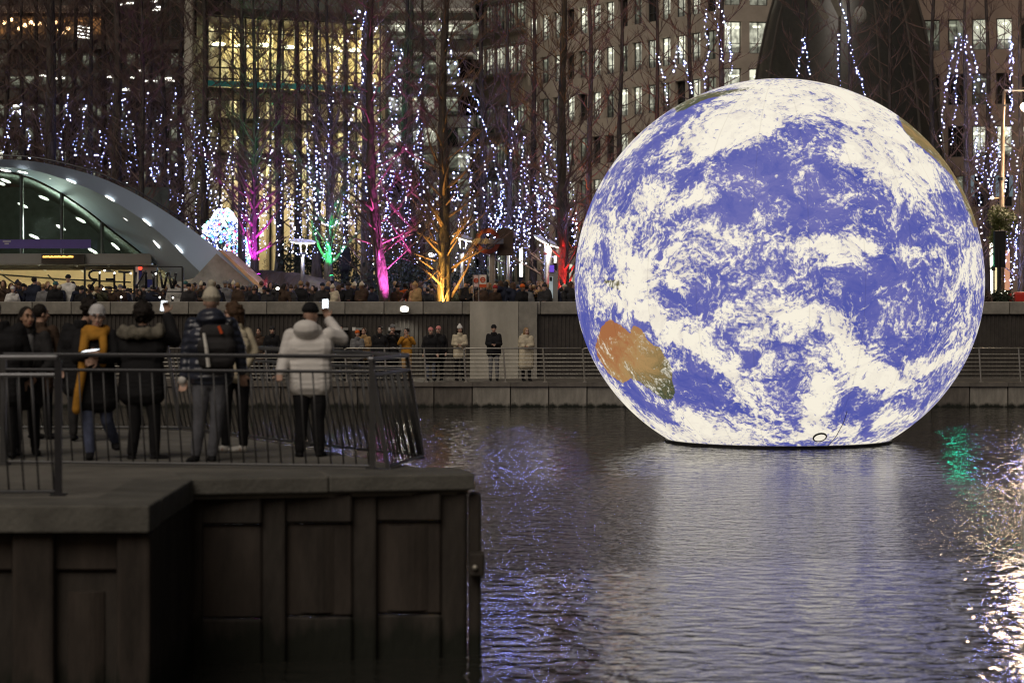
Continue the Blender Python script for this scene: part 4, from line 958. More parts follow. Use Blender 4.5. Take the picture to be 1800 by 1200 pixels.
# ================================================================== BARE TREES
def tree_meshes(seed, Ht=19.0, r0=.27, nb=82, gnarled=False, lean=0.0, reach=3.2, twn=12, limbs=13):
    r_ = random.Random(seed); tr, cr = MB(), MB()
    n = 22; pts, rad = [], []
    for i in range(n):
        t = i / (n - 1); z = t * Ht - .1
        pts.append(Vector((.10 * math.sin(z * .5 + seed) * t + lean * min(z, 5.0) , .10 * math.cos(z * .6 + seed) * t, z)))
        rr = r0 * (1 - t) ** .85 + .02
        if z < 1.2: rr *= 1 + .5 * (1 - z / 1.2) ** 2
        if gnarled: rr *= 1 + .12 * math.sin(z * 3.3 + seed) + .1 * r_.uniform(-1, 1)
        rad.append(rr)
    # fluted trunk
    nn = 12; b0 = 0
    for i, p in enumerate(pts):
        for j in range(nn):
            a = 2 * math.pi * j / nn; f_ = 1 + .16 * math.sin(3 * a + seed + p.z * .4) * max(0, 1 - p.z / 8) + .08 * math.sin(5 * a + 2 * seed - p.z)
            tr.v.append((p.x + rad[i] * f_ * math.cos(a), p.y + rad[i] * f_ * math.sin(a), p.z))
    for i in range(n - 1):
        for j in range(nn): j2 = (j + 1) % nn; tr.f.append((i * nn + j, i * nn + j2, (i + 1) * nn + j2, (i + 1) * nn + j))
    tr.f.append(tuple(range((n - 1) * nn, n * nn)))
    def at(z):
        t = (z + .1) / Ht * (n - 1); i = min(int(t), n - 2); f_ = t - i; return pts[i].lerp(pts[i + 1], f_), rad[i] * (1 - f_) + rad[i + 1] * f_
    def branch(z, az, L, up, r, bend, twigs):
        p, tr_ = at(z); d = Vector((math.cos(az) * math.cos(up), math.sin(az) * math.cos(up), math.sin(up)))
        q = [p + Vector((d.x, d.y, 0)) * tr_ * .5]; m_ = 6
        for k in range(m_):
            d = (d + Vector((r_.uniform(-.16, .16), r_.uniform(-.16, .16), bend + r_.uniform(-.1, .1)))).normalized(); q.append(q[-1] + d * L / m_)
        cr.tube(q, [r * (1 - .82 * k / m_) for k in range(m_ + 1)], 4 if r < .03 else 6, caps=False)
        for _ in range(twigs):
            k = r_.uniform(.18, 1) * m_; i = min(int(k), m_ - 1); b_ = q[i].lerp(q[i + 1], k - i); ax = (q[i + 1] - q[i]).normalized()
            s = r_.choice((-1, 1)); sd = ax.cross(Vector((0, 0, 1))) * s; td = (ax * .8 + sd * r_.uniform(.4, 1.0) + Vector((0, 0, r_.uniform(-.1, .5)))).normalized(); Lt = r_.uniform(.3, .85) * (1.15 - k / m_ * .6)
            e1 = b_ + td * Lt * .5; e2 = e1 + (td + Vector((r_.uniform(-.3, .3), r_.uniform(-.3, .3), .2))).normalized() * Lt * .5
            cr.tube([b_, e1, e2], [.011, .008, .005], 3, caps=False)
            for w2 in range(2):
                td2 = (td + sd * r_.uniform(-.9, .9) + Vector((r_.uniform(-.3, .3), r_.uniform(-.3, .3), r_.uniform(-.1, .6)))).normalized(); b3 = b_.lerp(e2, r_.uniform(.3, .9))
                cr.tube([b3, b3 + td2 * r_.uniform(.2, .5)], [.008, .005], 3, caps=False)
    for k in range(nb):
        t = (k + r_.random()) / nb; z = 2.0 + t * (Ht - 2.6)
        branch(z, k * 2.4 + r_.uniform(-.5, .5), (reach * (1 - t) ** .75 + .5) * r_.uniform(.7, 1.15), r_.uniform(.25, .75), .030 * (1 - .6 * t) + .006, .07, twn)
    if gnarled:
        for k in range(limbs):
            z = .7 + k * 5.4 / limbs; branch(z, k * 2.1 + r_.uniform(-.4, .4), r_.uniform(1.3, 2.6), r_.uniform(.35, 1.05), r_.uniform(.05, .085), r_.uniform(.02, .16), 7)
    a_, b_ = tr.mesh('trunk', True), cr.mesh('crown', True); a_.materials.append(M['bark']); b_.materials.append(M['twig']); return a_, b_
TV = [tree_meshes(s, Ht=h, r0=r, nb=b) for s, h, r, b in ((1, 20, .16, 84), (2, 18, .145, 78), (3, 21, .27, 86), (4, 17, .13, 74))]
GVt = [tree_meshes(11, 17, .22, 70, True, limbs=16), tree_meshes(12, 15, .12, 56, True, reach=2.4, limbs=24)]
THIN = [tree_meshes(21, 18, .12, 52, reach=2.2, twn=8), tree_meshes(22, 19, .13, 56, reach=2.4, twn=8)]
PINK = tree_meshes(13, 16, .19, 60, True, lean=-.115, reach=2.6, limbs=3)
def tree(px, Y, z, var, lab, group, rz=0.0, sc_=1.0):
    t = thing('bare_tree', lab, 'tree', (WX(px, Y), Y, z), group)
    put('trunk', var[0], None, t, rot=(0, 0, rz), scale=sc_); put('crown', var[1], None, t, rot=(0, 0, rz), scale=sc_); return t
GT = 'bare trees on the terrace'
dark_trees = [
 (88,114,2,'thick dark bare tree trunk rising behind the left end of the station arch'),(205,113.5,2,'thickest dark bare trunk above the middle of the station arch'),(-20,116,1,'bare tree cut by the left edge above the arch'),
 (288,116,1,'dark bare trunk just left of the pale corner pillar'),(360,114,0,'dark bare tree at the left end of the yellow glass hall'),(262,120,3,'thin bare tree between the thick trunk and the pale pillar'),
 (130,121,1,'thin bare tree behind the arch between two thick trunks'),(160,117,3,'slim bare tree under the warm restaurant windows'),(40,119,3,'slim bare tree above the purple banner'),
 (425,102,1,'straight dark trunk in front of the glowing hall, above the purple-lit tree'),(490,105,1,'dark trunk crossing the middle of the yellow hall'),(556,101,0,'tall dark trunk near the right end of the yellow hall, left of the green tree'),(525,108,3,'thin bare tree behind the tall trunk at the right of the yellow hall'),
 (645,93,2,'thick dark bare tree between the green tree and the pink trunk'),(608,106,3,'thin bare tree just right of the green-lit tree'),(712,99,1,'bare tree behind the bush between the pink and amber trunks'),(742,106,3,'thin bare tree in front of the louvred block'),
 (848,98,1,'bare tree right of the amber tree behind the disc lamp'),(895,97,3,'bare tree draped in the densest curtain of fairy lights'),(938,104,1,'bare tree in front of the stone block beside the second disc lamp'),
 (1090,106,1,'bare tree partly hidden by the upper left of the globe'),(1155,100,3,'bare tree with fairy lights above the upper left of the globe'),(1215,103,0,'bare tree under the two tall fairy light strings left of the vault'),(1270,99,1,'bare tree peeping over the globe before the lit corner windows'),
 (1415,101,3,'bare tree tip in front of the dark vault, just above the globe'),(1492,98,1,'bare tree in front of the dark vault with the tallest string'),(1565,104,3,'bare tree above the upper right curve of the globe'),(1640,101,0,'bare tree just right of the vault'),
 (1697,96,3,'bare tree carrying the tall arch of fairy lights right of the globe'),(1735,103,1,'bare tree behind the lamp post right of the globe'),(12,121,1,'bare tree deep in the brown mass left of the thick left trunk'),(64,123,0,'bare tree in the brown mass beside the thick left trunk'),(108,119,1,'bare tree just right of the thick left trunk'),(182,124,0,'bare tree just left of the thickest trunk'),(238,122,1,'bare tree just right of the thickest trunk'),(318,121,0,'bare tree covering the pale corner pillar'),
 (1795,93,2,'bare tree at the right edge of the frame wrapped in lights')]
for i, (px, Y, v, lab) in enumerate(dark_trees):
    z = TZ if not 400 < px < 640 else float(mound_z(WX(px, Y), Y)) - .1
    tree(px, Y, z - .05, THIN[i % 2] if px > 1060 or v == 3 else TV[v], lab, GT, rz=i * 1.3, sc_=(.92 + .16 * random.Random(i).random()) * (1.18 if Y > 112 else 1))
GL = 'bare trees lit from below by coloured spotlights'
def spot_tree(px, Y, z, var, lab, col, e, rz, e2=None, sc_=1.0, off=(0.25, -1.5), aimz=3.2, cone=52, colname='white'):
    t = tree(px, Y, z, var, lab, GL, rz, sc_)
    p = Vector((WX(px, Y) + off[0], Y + off[1], z + .18))
    f_ = thing('uplight', f'small ground spotlight throwing {colname} light up the tree', 'light', p, 'coloured ground spotlights')
    ax = (Vector((WX(px, Y), Y, z + aimz)) - p).normalized(); R = ax.to_track_quat('Z', 'Y').to_matrix()
    part('case', MB().tube([p - ax * .16, p + ax * .1], .09, 10), M['black'], f_); part('lens', MB().tube([p + ax * .1, p + ax * .12], .08, 10), emis('lens_' + colname, col, 6), f_)
    part('stake', MB().tube([p - Vector((0, 0, .22)), p - ax * .1], .02, 6), M['black'], f_)
    lamp('spot', 'SPOT', p + ax * .2, e, col, f_, size=.08, spot=cone, aim=p + ax * 3, blend=.7)
    return t
spot_tree(447, 100, float(mound_z(WX(447, 100), 100)) - .1, GVt[1], 'gnarled bare tree lit purple beside the sparkling christmas tree', (.85, .05, 1.0), 1300, 2.0, colname='purple', aimz=2.0, off=(.3, -1.1), cone=56)
spot_tree(578, 95, float(mound_z(WX(578, 95), 95)) - .1, GVt[1], 'gnarled bare tree lit green on the dark mound', (.03, 1.0, .25), 1900, .7, colname='green', aimz=1.9, off=(.2, -1.2), cone=66)
spot_tree(682, 83.2, TZ - .05, PINK, 'leaning bare tree whose trunk glows hot pink', (1.0, .14, .74), 6000, 0.0, colname='hot pink', off=(.30, -.85), aimz=2.9, cone=38)
spot_tree(781, 84, TZ - .05, GVt[0], 'gnarled bare tree whose limbs glow amber beside a disc lamp', (1.0, .55, .10), 3200, 4.2, colname='amber', off=(-.2, -1.15), aimz=2.6, cone=54)
spot_tree(989, 88, TZ - .05, GVt[0], 'bare tree lit red against the left side of the globe', (1.0, .03, .03), 2600, 3.0, colname='red', aimz=2.0, off=(.2, -1.0), cone=44)
spot_tree(1036, 97, TZ - .05, THIN[1], 'bare tree with orange-lit twigs peeping out left of the globe', (1.0, .22, .03), 2600, 1.0, colname='orange', aimz=7, off=(-1.0, -2.2), cone=60)
spot_tree(250, 108, TZ + 1.0, TV[3], 'bare tree with orange-lit twigs just above the station roof', (1.0, .35, .08), 2600, 2.2, colname='deep orange', aimz=5, cone=50)
spot_tree(722, 104, TZ, GVt[0], 'bare tree washed with dim magenta light behind the pink trunk', (.8, .05, .7), 1500, 5.2, colname='magenta', aimz=5, cone=60)
spot_tree(466, 91, TZ + 1.2, GVt[1], 'low twisted shrub-like tree lit red and pink at the foot of the buttress', (1.0, .03, .18), 55, 1.9, sc_=.10, colname='crimson', aimz=.5, off=(.2, -.7))

# sparkling christmas tree
xt = thing('christmas_tree', 'dense evergreen christmas tree covered in white and coloured lights behind the station arch', 'christmas tree', (WX(395, 104), 104, 3.2))
r_ = random.Random(3); cx_, cy_, z0_ = WX(393, 104), 104.0, 3.2
part('trunk', MB().tube([(cx_, cy_, z0_), (cx_, cy_, z0_ + 3.9)], [.12, .03], 6), M['bark'], xt)
nd = MB(); bl = {'white_lights': MB(), 'blue_lights': MB(), 'green_lights': MB(), 'red_lights': MB()}
for i in range(4200):
    t = r_.random() ** .8; z = z0_ + .1 + t * 3.9; rr = (1.32 * (1 - t ** 3.0) + .05) * (.55 + .45 * math.sqrt(r_.random())); a = r_.random() * 6.283
    rr *= 1 + .12 * math.sin(z * 9); p = Vector((cx_ + rr * math.cos(a), cy_ + rr * math.sin(a), z)); o_ = Vector((math.cos(a), math.sin(a), -.35)); s_ = Vector((-math.sin(a), math.cos(a), 0)) * .05
    nd.add([p - s_, p + s_, p + o_ * .22], [(0, 1, 2)])
    if r_.random() < .62:
        k = r_.random(); nm = 'white_lights' if k < .60 else ('blue_lights' if k < .84 else ('green_lights' if k < .93 else 'red_lights'))
        q = p + o_ * .16; e = r_.uniform(.03, .062)
        bl[nm].add([q + Vector(v) * e for v in ((1, 0, 0), (-1, 0, 0), (0, 1, 0), (0, -1, 0), (0, 0, 1), (0, 0, -1))], [(0, 2, 4), (2, 1, 4), (1, 3, 4), (3, 0, 4), (2, 0, 5), (1, 2, 5), (3, 1, 5), (0, 3, 5)])
part('foliage', nd, M['leaf_dark'], xt, kind='stuff')
for nm, cc in (('white_lights', (.75, .85, 1)), ('blue_lights', (.15, .22, 1)), ('green_lights', (.1, 1, .5)), ('red_lights', (1, .06, .12))):
    part(nm, bl[nm], emis('tree_' + nm, cc, 3.2), xt, kind='stuff')

# ================================================================== FAIRY LIGHT STRINGS
OCT = [(1, 0, 0), (-1, 0, 0), (0, 1, 0), (0, -1, 0), (0, 0, 1), (0, 0, -1)]; OCF = [(0, 2, 4), (2, 1, 4), (1, 3, 4), (3, 0, 4), (2, 0, 5), (1, 2, 5), (3, 1, 5), (0, 3, 5)]
sr = random.Random(21)
def string(pts, Y, lab, group, gap=.125, big=1.0, dim=(.66, .88)):
    w_ = [W(x, y, Y) for x, y in pts]
    o = thing('light_string', lab, 'fairy lights', w_[0], group)
    mb, md = MB(), MB(); carry = 0.0; path = [w_[0]]; dimness = sr.uniform(*dim)
    for i in range(len(w_) - 1):
        a, b2 = w_[i], w_[i + 1]; L_ = (b2 - a).length; s = carry
        while s < L_:
            p = a.lerp(b2, s / L_) + Vector((sr.gauss(0, .035), sr.gauss(0, .06), sr.gauss(0, .02))); e = (.0095 + .019 * sr.random() ** 3) * big * Y / 94
            (md if sr.random() < dimness else mb).add([p + Vector(v) * e for v in OCT], OCF); s += gap * sr.uniform(.6, 1.5)
        carry = s - L_; path.append(b2)
    part('bulbs', mb, M['bulb'], o, kind='stuff') if mb.v else None; part('bulbs', md, M['bulb_dim'], o, kind='stuff') if md.v else None; part('wire', MB().tube(path, .006, 3, caps=False), M['black'], o)
    return o
GS = 'white fairy light strings hanging in the trees'
named = [
 ([(612,72),(620,40),(630,20),(640,22),(637,60),(633,100),(640,140),(625,180),(615,220),(612,260),(613,300),(612,350),(610,405)],92,'string of white lights looping over highest, left of the pink tree'),
 ([(662,42),(655,80),(650,110),(658,150),(662,190),(665,230),(667,265),(668,300),(663,340),(668,390),(670,430)],92.5,'long straight string of white lights running down into the top of the pink trunk'),
 ([(682,57),(690,80),(695,120),(693,160),(687,190),(692,220),(695,250),(690,300),(688,330)],93,'string of white lights just right of the pale post in front of the magenta haze'),
 ([(690,85),(706,90),(703,130),(699,180),(696,220),(712,262),(728,285)],94,'string of white lights stepping right and sagging across the magenta haze'),
 ([(744,118),(738,150),(735,190),(735,240),(738,290),(742,330),(740,380),(735,420)],93,'pair-like string of white lights hanging straight left of the amber tree'),
 ([(774,32),(776,70),(777,110),(778,160),(778,210),(781,280),(785,320)],91,'vertical string of white lights down the axis of the amber tree'),
 ([(776,33),(785,65),(793,95),(808,130),(825,160),(840,180),(848,190)],91,'slanting string of white lights sweeping down to the right from the amber tree top'),
 ([(780,95),(790,130),(804,165)],91.5,'short string of white lights under the slanting one above the amber tree'),
 ([(825,185),(826,230),(822,280),(828,320),(835,360),(838,400)],93,'string of white lights hanging straight down right of the amber tree'),
 ([(838,190),(850,220),(860,240),(868,260),(872,290),(880,320),(878,370)],94,'string of white lights curving down towards the roundel post'),
 ([(890,188),(905,205),(904,235),(900,270),(895,285)],95,'string of white lights with a crooked top left of the dense curtain'),
 ([(920,240),(918,280),(915,320),(912,360),(914,410)],96,'brightest vertical string in the middle of the dense curtain of lights'),
 ([(957,215),(960,250),(958,290),(965,320),(970,360)],95,'string of white lights left of the red tree, high up'),
 ([(967,232),(968,270),(970,310),(972,380)],95.5,'string of white lights closest above the red tree'),
 ([(993,265),(1000,310),(1003,340)],97,'short string of white lights between the red tree and the globe'),
 ([(597,90),(593,130),(588,160),(580,190),(577,230),(575,280)],94,'thin string of white lights above the green tree'),
 ([(538,245),(545,330),(556,360),(562,390),(590,400)],93,'string of white lights hooking under the left side of the green tree'),
 ([(556,258),(556,300),(553,350),(560,385)],93,'straight string of white lights into the left side of the green tree'),
 ([(495,430),(505,440),(515,447),(532,450),(548,450),(556,445)],92,'sagging string of white lights low beside the left disc lamp'),
 ([(580,450),(600,443),(625,425),(640,410)],93,'low slanting string of white lights right of the green trunk'),
 ([(1155,93),(1162,120),(1168,140),(1172,165),(1175,188)],94,'leaning string of white lights, first from the left above the globe'),
 ([(1191,80),(1186,110),(1183,132)],95,'short string of white lights, second from the left above the globe'),
 ([(1193,85),(1203,115),(1212,145),(1218,165)],95,'leaning string of white lights, third from the left above the globe'),
 ([(1241,17),(1243,50),(1245,90),(1240,120),(1240,156)],94,'straight thick string of white lights beside the lit corner windows'),
 ([(1255,-10),(1260,40),(1266,75),(1270,112)],95,'string of white lights left of the pair that reaches the top edge'),
 ([(1256,-10),(1272,30),(1280,60),(1284,90),(1288,140)],95,'string of white lights slanting across the left lit corner window'),
 ([(1411,68),(1409,90),(1404,115),(1402,138)],96,'left half of the small tent of lights before the dark vault'),
 ([(1411,68),(1418,100),(1424,138)],96,'right half of the small tent of lights before the dark vault'),
 ([(1474,62),(1473,100),(1475,130),(1478,152)],95,'straight string of white lights before the dark vault'),
 ([(1479,10),(1488,40),(1490,60),(1496,90),(1505,120),(1512,140),(1520,168)],95,'long leaning string of white lights beside the two pale beams'),
 ([(1684,62),(1675,90),(1668,130),(1660,170),(1657,210),(1655,262)],94,'outermost left leg of the tall arch of lights right of the globe'),
 ([(1690,65),(1684,100),(1680,150),(1678,200),(1673,262)],94.3,'inner left leg of the tall arch of lights right of the globe'),
 ([(1693,70),(1700,110),(1712,145),(1716,190),(1716,240),(1718,300),(1722,350),(1728,400),(1730,425)],94.6,'long inner right leg of the tall arch of lights, reaching the shop front'),
 ([(1690,62),(1698,65),(1715,110),(1730,160),(1740,200),(1752,235),(1755,268)],94,'outer right leg of the tall arch of lights beside the lamp post'),
 ([(1778,65),(1779,110),(1776,150),(1777,200),(1775,240),(1786,270),(1790,300),(1786,345)],92,'string of white lights passing in front of the lamp post at the right'),
 ([(1778,66),(1774,110),(1779,160),(1775,195)],92.3,'short doubled string of white lights at the top right corner'),
 ([(1745,250),(1742,290),(1738,330),(1745,345)],95,'short string of white lights hanging left of the lamp post'),
 ([(1752,250),(1750,300),(1755,300)],95,'small string of white lights touching the lamp post'),
 ([(1776,270),(1772,300),(1764,350),(1770,420),(1780,470)],94,'string of white lights trailing behind the green-topped signal')]
for pts, Y, lab in named: string(pts, Y, lab, GS, gap=.145, dim=(.35, .6))
def strands(zone, n, lab, gap=.165, lmin=40, lmax=170, Y=(90, 100), seed=1, big=1.0):
    r2 = random.Random(seed); x0, x1, y0, y1 = zone
    for k in range(n):
        x = x0 + (x1 - x0) * (k + r2.random()) / n; y = r2.uniform(y0, y1 - lmin); L_ = r2.uniform(lmin, lmax); pts = [(x, y)]; sl = r2.uniform(-.22, .22); yy = y
        while yy < min(y + L_, y1): yy += 14; pts.append((pts[-1][0] + 14 * sl + r2.gauss(0, 1.6), yy))
        string(pts, r2.uniform(*Y), lab[k] if isinstance(lab, (list, tuple)) else lab, GS, gap, big)
strands((0, 150, 165, 285), 15, 'strand of white fairy lights in bare trees above the left half of the station arch', lmin=40, lmax=110, seed=2, Y=(113, 117), gap=.2, big=.8)
strands((150, 350, 150, 400), 34, 'strand of white fairy lights in bare trees above the right slope of the station arch', seed=3, lmax=190, Y=(113, 118), gap=.19, big=.8)
strands((350, 520, 200, 440), 26, 'strand of white fairy lights hanging round the purple-lit tree', seed=4, Y=(92, 104))
strands((520, 650, 200, 450), 24, 'strand of white fairy lights hanging round the green-lit tree', seed=5)
strands((650, 780, 190, 460), 24, 'strand of white fairy lights between the pink trunk and the amber tree', seed=6, Y=(85, 98))
strands((780, 1010, 240, 470), 36, 'strand of white fairy lights in the dense curtain between the amber tree and the globe', seed=7, Y=(86, 99), lmin=60, lmax=200)
strands((870, 960, 280, 440), 9, 'strand of white fairy lights at the bright heart of the dense curtain', gap=.12, seed=8, Y=(88, 97), big=1.15)
strands((1715, 1762, 240, 350), 7, 'strand of white fairy lights hanging before the brown block right of the globe', seed=9, lmax=90)
strands((1780, 1830, 330, 510), 16, 'strand of white fairy lights in the bright bunch at the right edge', gap=.13, seed=10, Y=(92, 97), big=1.2, lmin=60)

# ================================================================== STREET FURNITURE ON THE TERRACE
def disc_lamp(px, py, Y, tilt, lab, foot=2.2):
    t = thing('street_lamp', lab, 'street lamp', (WX(px, Y), Y, foot), 'disc lamps on the terrace')
    x = WX(px, Y); zt_ = WZ(py, Y)
    part('mast', MB().tube([(x, Y, foot), (x, Y, zt_ - .55)], .075, 10), M['steel'], t, smooth=True)
    part('head', MB().tube([(x, Y, zt_ - .55), (x, Y, zt_ - .42)], [.10, .17], 10), M['steel'], t)
    R = Matrix.Rotation(tilt, 3, 'Y') @ Matrix.Rotation(.16, 3, 'X'); cc = Vector((x, Y, zt_))
    d_ = MB(); d_.tube([cc + R @ Vector((0, 0, z)) for z in (-.012, .0, .035, .06)], [.50, .56, .40, .06], 24); part('reflector', d_, M['white_paint'], t, smooth=True)
    part('glow_plate', MB().tube([cc + R @ Vector((0, 0, -.03)), cc + R @ Vector((0, 0, -.016))], .49, 24), M['lamp'], t)
    for a in (0, 2.1, 4.2):
        part('arm', MB().tube([(x + .12 * math.cos(a), Y + .12 * math.sin(a), zt_ - .44), cc + R @ Vector((.2 * math.cos(a), .2 * math.sin(a), -.03))], .014, 5), M['white_paint'], t)
    lamp('lamp_light', 'POINT', cc + Vector((0, 0, -.32)), 26, (1, .93, .8), t, size=.3)
disc_lamp(532, 424, 93, .06, 'disc-topped street lamp between the purple and the green tree', float(mound_z(WX(532, 93), 93)))
disc_lamp(812, 416, 86, .32, 'tilted disc street lamp just right of the amber tree')
disc_lamp(962, 424, 88, .42, 'tilted disc street lamp next to the red tree')

YR = 85.0
rt = thing('station_roundel', 'red ring station sign with a blue-grey bar on a tall post, unlit', 'sign', (WX(865, YR), YR, TZ))
part('post', MB().tube([W(865, 575, YR), W(865, 440, YR)], .105, 12), mat('post_bronze', (.30, .25, .20), .5), rt, smooth=True)
part('bracket', MB().span(W(862, 447, YR), W(869, 400, YR) + Vector((0, .12, 0))), M['grey_metal'], rt)
rc = W(857, 424, YR - .16); tor = MB()
for s in range(40):
    a0, a1 = 2 * math.pi * s / 40, 2 * math.pi * (s + 1) / 40
    vs = []
    for a in (a0, a1):
        for r_, y_ in ((.29, -.04), (.45, -.04), (.45, .04), (.29, .04)): vs.append(rc + Vector((r_ * math.cos(a), y_, r_ * math.sin(a))))
    tor.add(vs, [(0, 1, 5, 4), (1, 2, 6, 5), (2, 3, 7, 6), (3, 0, 4, 7)])
part('ring', tor, mat('ring_red', (.13, .020, .012), .7), rt)
part('bar', MB().box(rc + Vector((0, -.005, 0)), (1.12, .11, .185)), mat('bar_grey', (.13, .13, .17), .7), rt)
part('side_plate', MB().box(rc + Vector((.62, .22, -.02)), (.55, .08, .95)), mat('plate_brown', (.07, .045, .032), .7), rt)

nb = thing('notice_board', 'small red and white notice board with two ringed symbols on thin legs', 'sign', W(843, 530, 82.0))
YN = 82.0
part('leg', MB().tube([W(832, 570, YN), W(832, 482, YN)], .02, 6), M['steel'], nb); part('leg', MB().tube([W(841.5, 570, YN), W(841.5, 482, YN)], .02, 6), M['steel'], nb)
part('panel', MB().span(W(832, 504, YN), W(841.2, 483.5, YN) + Vector((0, .03, 0))), mat('notice_pink', (.75, .55, .50), .5, var=.04), nb)
part('panel', MB().span(W(842, 499.5, YN), W(855, 483, YN) + Vector((0, .03, 0))), mat('notice_cream', (.80, .68, .58), .5, var=.04), nb)
part('panel', MB().span(W(842, 505, YN), W(855, 499.7, YN) + Vector((0, .03, 0))), M['orange_paint'], nb)
for cx, cy, r_ in ((836.8, 493, .065), (848.6, 491.5, .075)):
    c_ = W(cx, cy, YN - .012); pts = [c_ + Vector((r_ * math.cos(a), 0, r_ * math.sin(a))) for a in [2 * math.pi * i / 18 for i in range(19)]]
    part('symbol_ring', MB().tube(pts, .018, 5, caps=False), M['orange_paint'], nb); part('symbol_bar', MB().box(c_, (r_ * 2.5, .02, .035)), M['orange_paint'], nb)
ts = thing('information_pillar', 'slim white information pillar with a small dark screen in front of the red tree', 'sign', W(972, 530, 84))
part('column', MB().span(W(965, 575, 84), W(980.5, 478, 84) + Vector((0, .2, 0))), M['grey_metal'], ts)
part('light_panel', MB().span(W(965.5, 524, 83.96), W(972, 486, 83.96) + Vector((0, .02, 0))), emis('info_panel', (.75, .9, .95), .25, 'NONE'), ts)
part('screen', MB().span(W(966, 494, 83.9), W(970.5, 486.5, 83.9) + Vector((0, .04, 0))), M['black'], ts)
part('glow_screen', MB().span(W(966, 478, 83.96), W(974, 466, 83.96) + Vector((0, .06, 0))), emis('violet_screen', (.25, .12, 1), .5, 'NONE'), ts)
for px, y0, r_, lab in ((893, 400, .07, 'tall thin grey mast between the roundel and the glowing column'), (963, 436, .15, 'broad pale post under the second disc lamp')):
    m_ = thing('mast', lab, 'post', W(px, 530, 88)); part('tube', MB().tube([W(px, 575, 88), W(px, y0, 88)], r_, 10), M['steel'], m_, smooth=True); part('cap', MB().ell(W(px, y0, 88), (r_, r_, r_ * .5)), M['steel'], m_, smooth=True)
for px, y0, y1, w_, lab in ((916, 435, 486, 5.5, 'tallest glowing white light column behind the terrace trees'), (849, 446, 462, 4, 'short glowing white light column with a round bulb below it'), (976, 450, 462, 4, 'small glowing white light column left of the red tree')):
    g_ = thing('light_column', lab, 'light', W(px, y1, 112)); part('tube', MB().span(W(px - w_ / 2, y1, 112), W(px + w_ / 2, y0, 112) + Vector((0, .14, 0))), M['lamp_soft'], g_)
    part('base', MB().span(W(px - w_ / 2 - 1, 580, 112), W(px + w_ / 2 + 1, y1, 112) + Vector((0, .18, 0))), M['rail_dark'], g_)
for px, py, Y, r_, lab, mm in ((758, 448, 108, .10, 'round white path light left of the amber tree', 'lamp_soft'), (849, 460, 111, .10, 'round white bulb under the short light column', 'lamp_soft'), (1765, 517, 84, .12, 'bright white spotlight on the coping right of the globe', 'lamp'), (488, 507, 86, .05, 'tiny white lamp in the crowd on the dark mound', 'lamp_soft'), (511, 358, 112, .09, 'small warm bulb between the purple and the green tree', 'lamp_warm')):
    o_ = thing('path_light', lab, 'light', W(px, py, Y)); part('globe_bulb', MB().ell(W(px, py, Y), (r_ * 1.3, r_, r_)), M[mm], o_, smooth=True); part('stem', MB().tube([W(px, py + 2, Y), W(px, 575, Y)], .03, 5), M['rail_dark'], o_)

# right of the globe
YL = 88.0
lp = thing('lamp_post', 'thin orange-lit lamp post with a side arm right of the globe', 'street lamp', (WX(1761, YL), YL, TZ))
part('mast', MB().tube([W(1761, 575, YL), W(1761, 330, YL), W(1763, 210, YL), W(1765, 160, YL)], [.10, .09, .065, .05], 8), mat('mast_orange_lit', (.28, .20, .15), .5), lp, smooth=True)  # orange lamplight on the mast is painted into its base colour
part('arm', MB().tube([W(1764.5, 186, YL), W(1769, 186, YL - .3)], .04, 6), M['grey_metal'], lp); part('arm', MB().tube([W(1765, 159, YL), W(1800, 159, YL), W(1812, 161, YL)], .035, 6), M['grey_metal'], lp)
part('ring', MB().tube([W(1761, 318, YL), W(1761, 312, YL)], .15, 8), M['black'], lp)
part('side_bulb', MB().ell(W(1744, 348, YL), (.07, .06, .05)), M['lamp_soft'], lp, smooth=True); part('arm', MB().tube([W(1744, 348, YL), W(1761, 348.5, YL)], .03, 5), mat('arm_tan', (.6, .4, .25), .5), lp)
part('lantern', MB().ell(W(1808, 188, YL), (.30, .28, .2)), emis('sodium', (1, .72, .42), 60), lp, smooth=True)
lamp('lantern_light', 'POINT', W(1808, 199, YL), 900, (1, .70, .42), lp, size=.3)
part('lantern_arm', MB().tube([W(1808, 161, YL), W(1808, 184, YL)], .03, 5), M['grey_metal'], lp)
l2 = thing('street_lamp', 'tall street lamp with a bright warm lantern beyond the right edge', 'street lamp', (WX(1846, 87), 87, TZ))
part('mast', MB().tube([W(1846, 575, 87), W(1846, 300, 87)], .08, 8), M['grey_metal'], l2); part('lantern', MB().ell(W(1828, 300, 87), (.36, .3, .22)), emis('sodium_far', (1, .80, .55), 60), l2, smooth=True); part('arm', MB().tube([W(1846, 300, 87), W(1828, 296, 87)], .04, 6), M['grey_metal'], l2)
lamp('lantern_light', 'POINT', W(1828, 309, 87), 700, (1, .78, .5), l2, size=.3)

